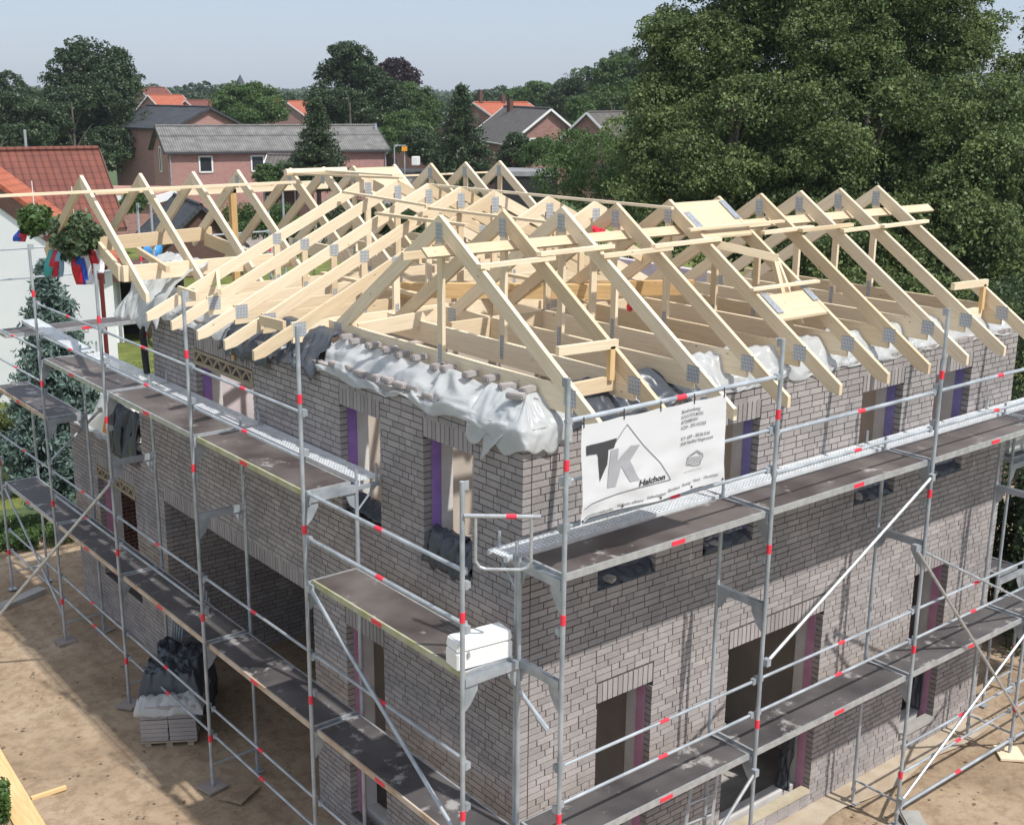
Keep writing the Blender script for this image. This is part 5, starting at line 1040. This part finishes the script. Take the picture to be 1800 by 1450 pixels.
# ================================================================== NEIGHBOURHOOD
def gable_house(label, name, L0, R0, hw, ze, wall, roof, wins=(), zb=0, over=.35, trim='white', chimney=None, thick=.12, facing=True):
    """L0,R0 ridge ends (world). hw half width, ze eave height. wins: (side, pos 0..1, z, w, h)"""
    L0 = Vector(L0); R0 = Vector(R0); a = (R0-L0); a.z = 0; Ln = a.length; a.normalize(); n = Vector((a.y, -a.x, 0))
    if n.dot(CP-L0) < 0: n = -n
    zr = (L0.z+R0.z)/2; t = thing(name, label, 'house', (L0.x, L0.y, zb)); g0 = Vector((L0.x, L0.y, 0)); g1 = g0+a*Ln
    mb = MB(); P = lambda s, w, z: g0+a*s+n*w+Vector((0,0,z))
    def wallq(p, q, z1, zt=None):
        d = (q-p).length; o = random.random(); mb.poly([p, q, q+Vector((0,0,z1)), p+Vector((0,0,z1))], [(o,zb),(o+d,zb),(o+d,z1),(o,z1)])
    wh = ze-.02
    for w in (hw, -hw): wallq(P(0,w,zb), P(Ln,w,zb), wh-zb)
    for s in (0, Ln):
        zt = zr-.12; mb.poly([P(s,-hw,zb), P(s,hw,zb), P(s,hw,wh), P(s,0,zt), P(s,-hw,wh)], [(-hw,zb),(hw,zb),(hw,wh),(0,zt),(-hw,wh)])
    w_ = mb.build('wall', M[wall], t)
    sl_ = (zr-ze)/hw; hwo = hw+over; zo = zr-sl_*hwo
    for sg in (1, -1):
        mb = MB(); o = random.random()*5; lw = math.hypot(hwo, zr-zo); Lx = Ln+2*over
        q = [P(-over,0,zr), P(Ln+over,0,zr), P(Ln+over,sg*hwo,zo), P(-over,sg*hwo,zo)]; uv = [(o,lw),(o+Lx,lw),(o+Lx,0),(o,0)]; mb.poly(q, uv); mb.poly([p-Vector((0,0,thick)) for p in q[::-1]], uv[::-1])
        for i in range(4): p, r = q[i], q[(i+1)%4]; mb.poly([p, r, r-Vector((0,0,thick)), p-Vector((0,0,thick))], [(0,0)]*4)
        rf = mb.build('roof', M[roof], t)
        mb = MB()
        for s in (-over-.03, Ln+over+.03): mb.beam(P(s,0,zr-.06), P(s,sg*hwo,zo-.06), .05, .2)
        mb.beam(P(-over,sg*(hwo+.06),zo-.08), P(Ln+over,sg*(hwo+.06),zo-.08), .10, .10); mb.build('trim', M[trim], t)
    mb = MB(); mb.tube(P(-over,0,zr+.02), P(Ln+over,0,zr+.02), .11, 8); mb.build('ridge_tiles', M[roof], t)
    for s_ in (.12, Ln-.12): mb = MB(); mb.tube(P(s_,hw+.09,ze-.2), P(s_,hw+.09,zb), .05, 6); mb.build('downpipe', M['galv'], t)
    for (side, pos, z, ww, h) in wins:
        if side == 'f': c = P(Ln*pos, hw+.02, z); e, nn = a, n
        elif side == 'l': c = P(-.02, pos*hw, z); e, nn = n, -a
        else: c = P(Ln+.02, pos*hw, z); e, nn = n, a
        Rm = Matrix((e, nn, Vector((0,0,1)))).transposed(); mb = MB()
        for dx, dz, sx, sz in ((0,h/2,ww,.08),(0,-h/2,ww,.08),(-ww/2,0,.08,h),(ww/2,0,.08,h)): mb.box(c+e*dx+Vector((0,0,dz)), (sx+.04, .10, sz+.04), Rm)
        fr = mb.build('window', M['white'], t); mb = MB(); mb.box(c, (ww-.05,.04,h-.05), Rm); mb.build('pane', M['glass'], fr)
    if chimney:
        for (s, w, hh) in chimney: mb = MB(); mb.box(P(s,w,zr+hh/2-.3), (.5,.5,hh+.5)); mb.build('chimney', M['brownbrick'], t)
    return t
def rp(u, v, D): return at(u, v, D)
gable_house('long pink brick house with grey corrugated roof behind the open rafters', 'brick_house', rp(279,223,96), rp(655,220,103.5), 3.3, 5.45, 'pinkbrick', 'corr', [('f',.16,4.35,1.0,1.2),('f',.39,4.35,1.0,1.2),('f',.75,4.35,1.0,1.2),('l',0,4.6,.7,1.9)], over=.3, trim='slate')
gable_house('pinkish house with anthracite tiled roof behind the long brick house', 'brick_house', rp(262,187,118), rp(365,188,112), 4.0, 6.7, 'pinkbrick', 'slate', [('f',.22,5.2,.8,2.0)], trim='slate')
gable_house('brick house with brown grey tiled roof and a pointed gable on the right', 'brick_house', rp(888,186,132), rp(967,193,116), 3.9, 5.5, 'redbrick', 'greytile', [('r',-.35,5.2,.7,1.1),('r',.05,5.2,.7,1.1),('r',.42,5.2,.7,1.1)], chimney=[(4,.5,.8)])
gable_house('brick house with dark grey roof half hidden by the poplar', 'brick_house', rp(1034,199,115), rp(1190,194,131), 3.6, 5.2, 'redbrick', 'greytile', [], trim='white')
gable_house('house with large orange red roof and two dark chimneys behind the spruce', 'tiled_house', rp(835,181,150), rp(925,180,158), 6.5, 5.4, 'redbrick', 'orangetile', [], chimney=[(1.0,0,1.6),(5.5,0,1.0)])
gable_house('small distant house with bright orange roof left of the dark conifer', 'tiled_house', rp(503,178,240), rp(540,178,250), 3.6, 5.5, 'redbrick', 'orangetile', [])
gable_house('distant house with dull red roof right of the big dark tree', 'tiled_house', rp(245,154,250), rp(288,154,255), 4, 7.5, 'redbrick', 'redtile', [])
gable_house('distant red roofed house with bright roof windows', 'tiled_house', rp(262,168,215), rp(318,167,222), 4, 5.6, 'redbrick', 'orangetile', [])
gable_house('low distant red roof behind the anthracite roof ridge', 'tiled_house', rp(328,177,220), rp(376,176,226), 3.5, 5.8, 'redbrick', 'redtile', [])
gable_house('tiny distant orange roof near the round light green tree', 'tiled_house', rp(478,174,270), rp(488,174,272), 3, 6, 'redbrick', 'orangetile', [])
gable_house('small brick garden shed with dark tiled roof behind the open rafters', 'shed', rp(308,342,72), rp(352,362,66), 2.2, 1.9, 'brownbrick', 'slate', [], over=.25, trim='slate')
gable_house('dark grey roof beside the dark conifer, in front of the long brick house', 'shed', rp(478,272,90), rp(535,274,90), 3.6, 3.6, 'brownbrick', 'greytile', [])
gable_house('low grey roof right of the corrugated roof', 'shed', rp(672,242,125), rp(705,246,122), 3.0, 3.4, 'brownbrick', 'greytile', [])
# neighbour house at the left, red tiles, white gable wing with orange verge
rl, rr = rp(-60,266,47.5), rp(160,262,50)
gable_house('white rendered house with red tiled roof behind the blue spruce', 'white_house', Vector((rl.x,rl.y,rr.z)), rr, 3.0, 4.95, 'whitepaint', 'redtile', [], over=.3, trim='brownbrick')
t = thing('house_wing', 'white gabled wing with orange verge and dark red drain pipe behind the blue spruce', 'house', at_z(60,620,0))
pts = [at(u, v, D) for u, v, D in ((-160,230,38),(170,470,38),(170,640,38),(-160,640,38))]; pts = [Vector(p) for p in pts]; pts[2].z = 0; pts[3].z = 0; pts[2].x, pts[2].y = pts[1].x, pts[1].y; pts[3].x, pts[3].y = pts[0].x, pts[0].y
mb = MB(); bk = Vector((fwd.x, fwd.y, 0)).normalized()*1.4; mb.prism(pts, bk); mb.build('wall', M['whitepaint'], t)
d = (pts[1]-pts[0]).normalized(); nn = Vector((0,0,1)); mb = MB(); p0, p1 = pts[0]-bk*.05+Vector((0,0,.30)), pts[1]-bk*.05+d*.5+Vector((0,0,.30)); mb.prism([p0, p1, p1+Vector((0,0,.16)), p0+Vector((0,0,.16))], bk*1.1); mb.build('roof', M['orangetile'], t)
mb = MB(); p0, p1 = pts[0]-bk*.045+Vector((0,0,-.35)), pts[1]-bk*.045+d*.3+Vector((0,0,-.35)); mb.prism([p0, p1, p1+Vector((0,0,.64)), p0+Vector((0,0,.64))], bk*.04); mb.build('soffit', M['brownbrick'], t)
mb = MB(); p = at(176,470,36.5); q = Vector((p.x,p.y,.1)); mb.tube(p+RT*.25+Vector((0,0,.1)), p+Vector((0,0,-.15)), .07, 8); mb.tube(p+Vector((0,0,-.15)), q, .07, 8); mb.build('drain_pipe', mat('dark_red_pipe', (.13,.02,.02), .4)[0], t)
t = thing('carport', 'dark open carport with white pillar right of the white gabled wing', 'carport', at_z(215,560,0)); mb = MB(); c = at_z(222,590,0); Rm = Matrix.Rotation(YAW-math.pi/2, 3, 'Z')
mb.box(c+Vector((0,0,2.75)), (5.0,4.5,.3), Rm); mb.build('roof', M['brownbrick'], t); mb = MB(); mb.box(c+Vector((0,0,1.3))+bk*.4, (4.8,.1,2.6), Rm); mb.build('back_wall', M['darkroom'], t); mb = MB(); mb.box(c+Vector((0,0,1.3))-RT*2.1-bk*.35, (.35,.25,2.6), Rm); mb.build('pillar', M['whitepaint'], t)
# low carport roof and white van
t = thing('flat_garage', 'flat garage with dusty pink roof and white fascia beside the anthracite roofed house', 'garage', at_z(215,400,0)); c = at(225,322,82); c = Vector((c.x,c.y,0)); mb = MB(); mb.box(c+Vector((0,0,3.35)), (5.6,7,.12), Rm); mb.build('roof', noisy('pink_gravel',(.34,.18,.14),(.42,.24,.19),1,.95), t); mb = MB(); mb.box(c+Vector((0,0,3.05)), (5.8,7.1,.5), Rm); mb.build('fascia', M['whitepaint'], t); mb = MB(); mb.box(c+Vector((0,0,1.4)), (5.2,6.5,2.8), Rm); mb.build('wall', M['pinkbrick'], t)
t = thing('parked_van', 'white van parked in the drive, seen between the open rafters', 'van', at_z(212,360,0)); c = at(212,338,80); c = Vector((c.x,c.y,0))
def vb(n_, cc, d_, m_, tp=None, bv=.12): return bevbox(n_, c+Rm@Vector(cc), d_, m_, t, YAW-math.pi/2, bv, tp)
vb('body', (0,0,1.2), (4.2,1.8,1.6), M['white'], .93, .25); vb('windscreen', (1.95,0,1.55), (.35,1.5,.6), M['glass'], .9, .05)
for dx in (-1.3, 1.3): mb = MB(); p = c+Rm@Vector((dx,-.86,.34)); mb.tube(p, p+Rm@Vector((0,.2,0)), .34, 14); mb.build('wheel', M['black'], t)
t = thing('flat_building', 'long low building with flat grey roof behind the bushes on the right', 'building', at_z(930,320,0)); c = at(925,300,95); c = Vector((c.x,c.y,0)); mb = MB(); mb.box(c+Vector((0,0,4.0)), (5.0,5,.35), Rm); mb.build('roof', noisy('grey_roofing',(.22,.22,.23),(.28,.28,.29),1,.9), t); mb = MB(); mb.box(c+Vector((0,0,1.9)), (4.8,4.8,3.8), Rm); mb.build('wall', M['darkroom'], t)
t = thing('flat_building', 'low flat roofed building with moss edge behind the apexes', 'building', at_z(700,320,0)); c = at(715,300,100); c = Vector((c.x,c.y,0)); mb = MB(); mb.box(c+Vector((0,0,3.6)), (4.6,5,.3), Rm); mb.build('roof', M['road'], t); mb = MB(); mb.box(c+Vector((0,0,1.7)), (4.4,4.8,3.4), Rm); mb.build('wall', M['concrete'], t)
# street lamp, orange lamp, white cabinet, chimney pipes, mast, spire
def post(name, label, u, vt, D, r, m, arm=None, cat='street lamp'):
    p = at(u, vt, D); t = thing(name, label, cat, (p.x,p.y,0)); mb = MB(); mb.tube((p.x,p.y,0), p, r, 8); mb.build('pole', M[m], t)
    if arm: mb = MB(); mb.beam(p, p+RT*arm, .10, .08); mb.build('arm', M[m], t)
    return t
post('street_lamp', 'thin grey street lamp left of the orange traffic light', 693, 256, 92, .05, 'galv', .9)
t = post('traffic_light', 'orange box on a pole beside the street lamp', 711, 262, 92, .05, 'galv', cat='traffic light'); p = at(711,262,92); mb = MB(); mb.box(p, (.4,.4,.32), Rm); mb.build('lamp_box', mat('orange_box',(.75,.32,.03),.5)[0], t)
bevbox('white_cabinet', at(731,283,92), (.7,.5,.65), M['white'], None, .7, .03); tag(bpy.data.objects['white_cabinet'], 'small white cabinet on the flat roof behind the apexes', 'cabinet')
t = post('flue_pipe', 'thin steel flue pipe rising behind the red roof ridge', 43, 228, 53, .06, 'galv', cat='pipe'); post('flue_pipe', 'grey flue pipe at the right end of the corrugated roof', 660, 217, 103, .12, 'galv', cat='pipe')
t = thing('church_tower', 'tiny church spire on the skyline', 'church', at_z(422,230,0)); p = at(422,150,420); mb = MB(); mb.box((p.x,p.y,p.z/2-.5), (3.4,3.4,p.z-1)); mb.build('tower', M['brownbrick'], t); mb = MB(); tp = at(422,131,420); q = [Vector((p.x-1.8,p.y-1.8,p.z-1)),Vector((p.x+1.8,p.y-1.8,p.z-1)),Vector((p.x+1.8,p.y+1.8,p.z-1)),Vector((p.x-1.8,p.y+1.8,p.z-1))]
for i in range(4): mb.poly([q[i], q[(i+1)%4], tp])
mb.build('spire', M['slate'], t)

# ================================================================== HAZE
hz = MB(); hz.box2((-1100,-1100,-1.5), (1700,1700,75)); o = hz.build('haze', M['white']); tag(o, 'thin summer haze over the plain', 'haze', kind='stuff')
hm = bpy.data.materials.new('haze_air'); hm.use_nodes = True; hm.node_tree.nodes.clear(); ho = hm.node_tree.nodes.new('ShaderNodeOutputMaterial'); pv = hm.node_tree.nodes.new('ShaderNodeVolumePrincipled')
pv.inputs['Color'].default_value = (.86,.92,1,1); pv.inputs['Density'].default_value = .00022; pv.inputs['Anisotropy'].default_value = .2; hm.node_tree.links.new(pv.outputs[0], ho.inputs['Volume']); o.data.materials.clear(); o.data.materials.append(hm)
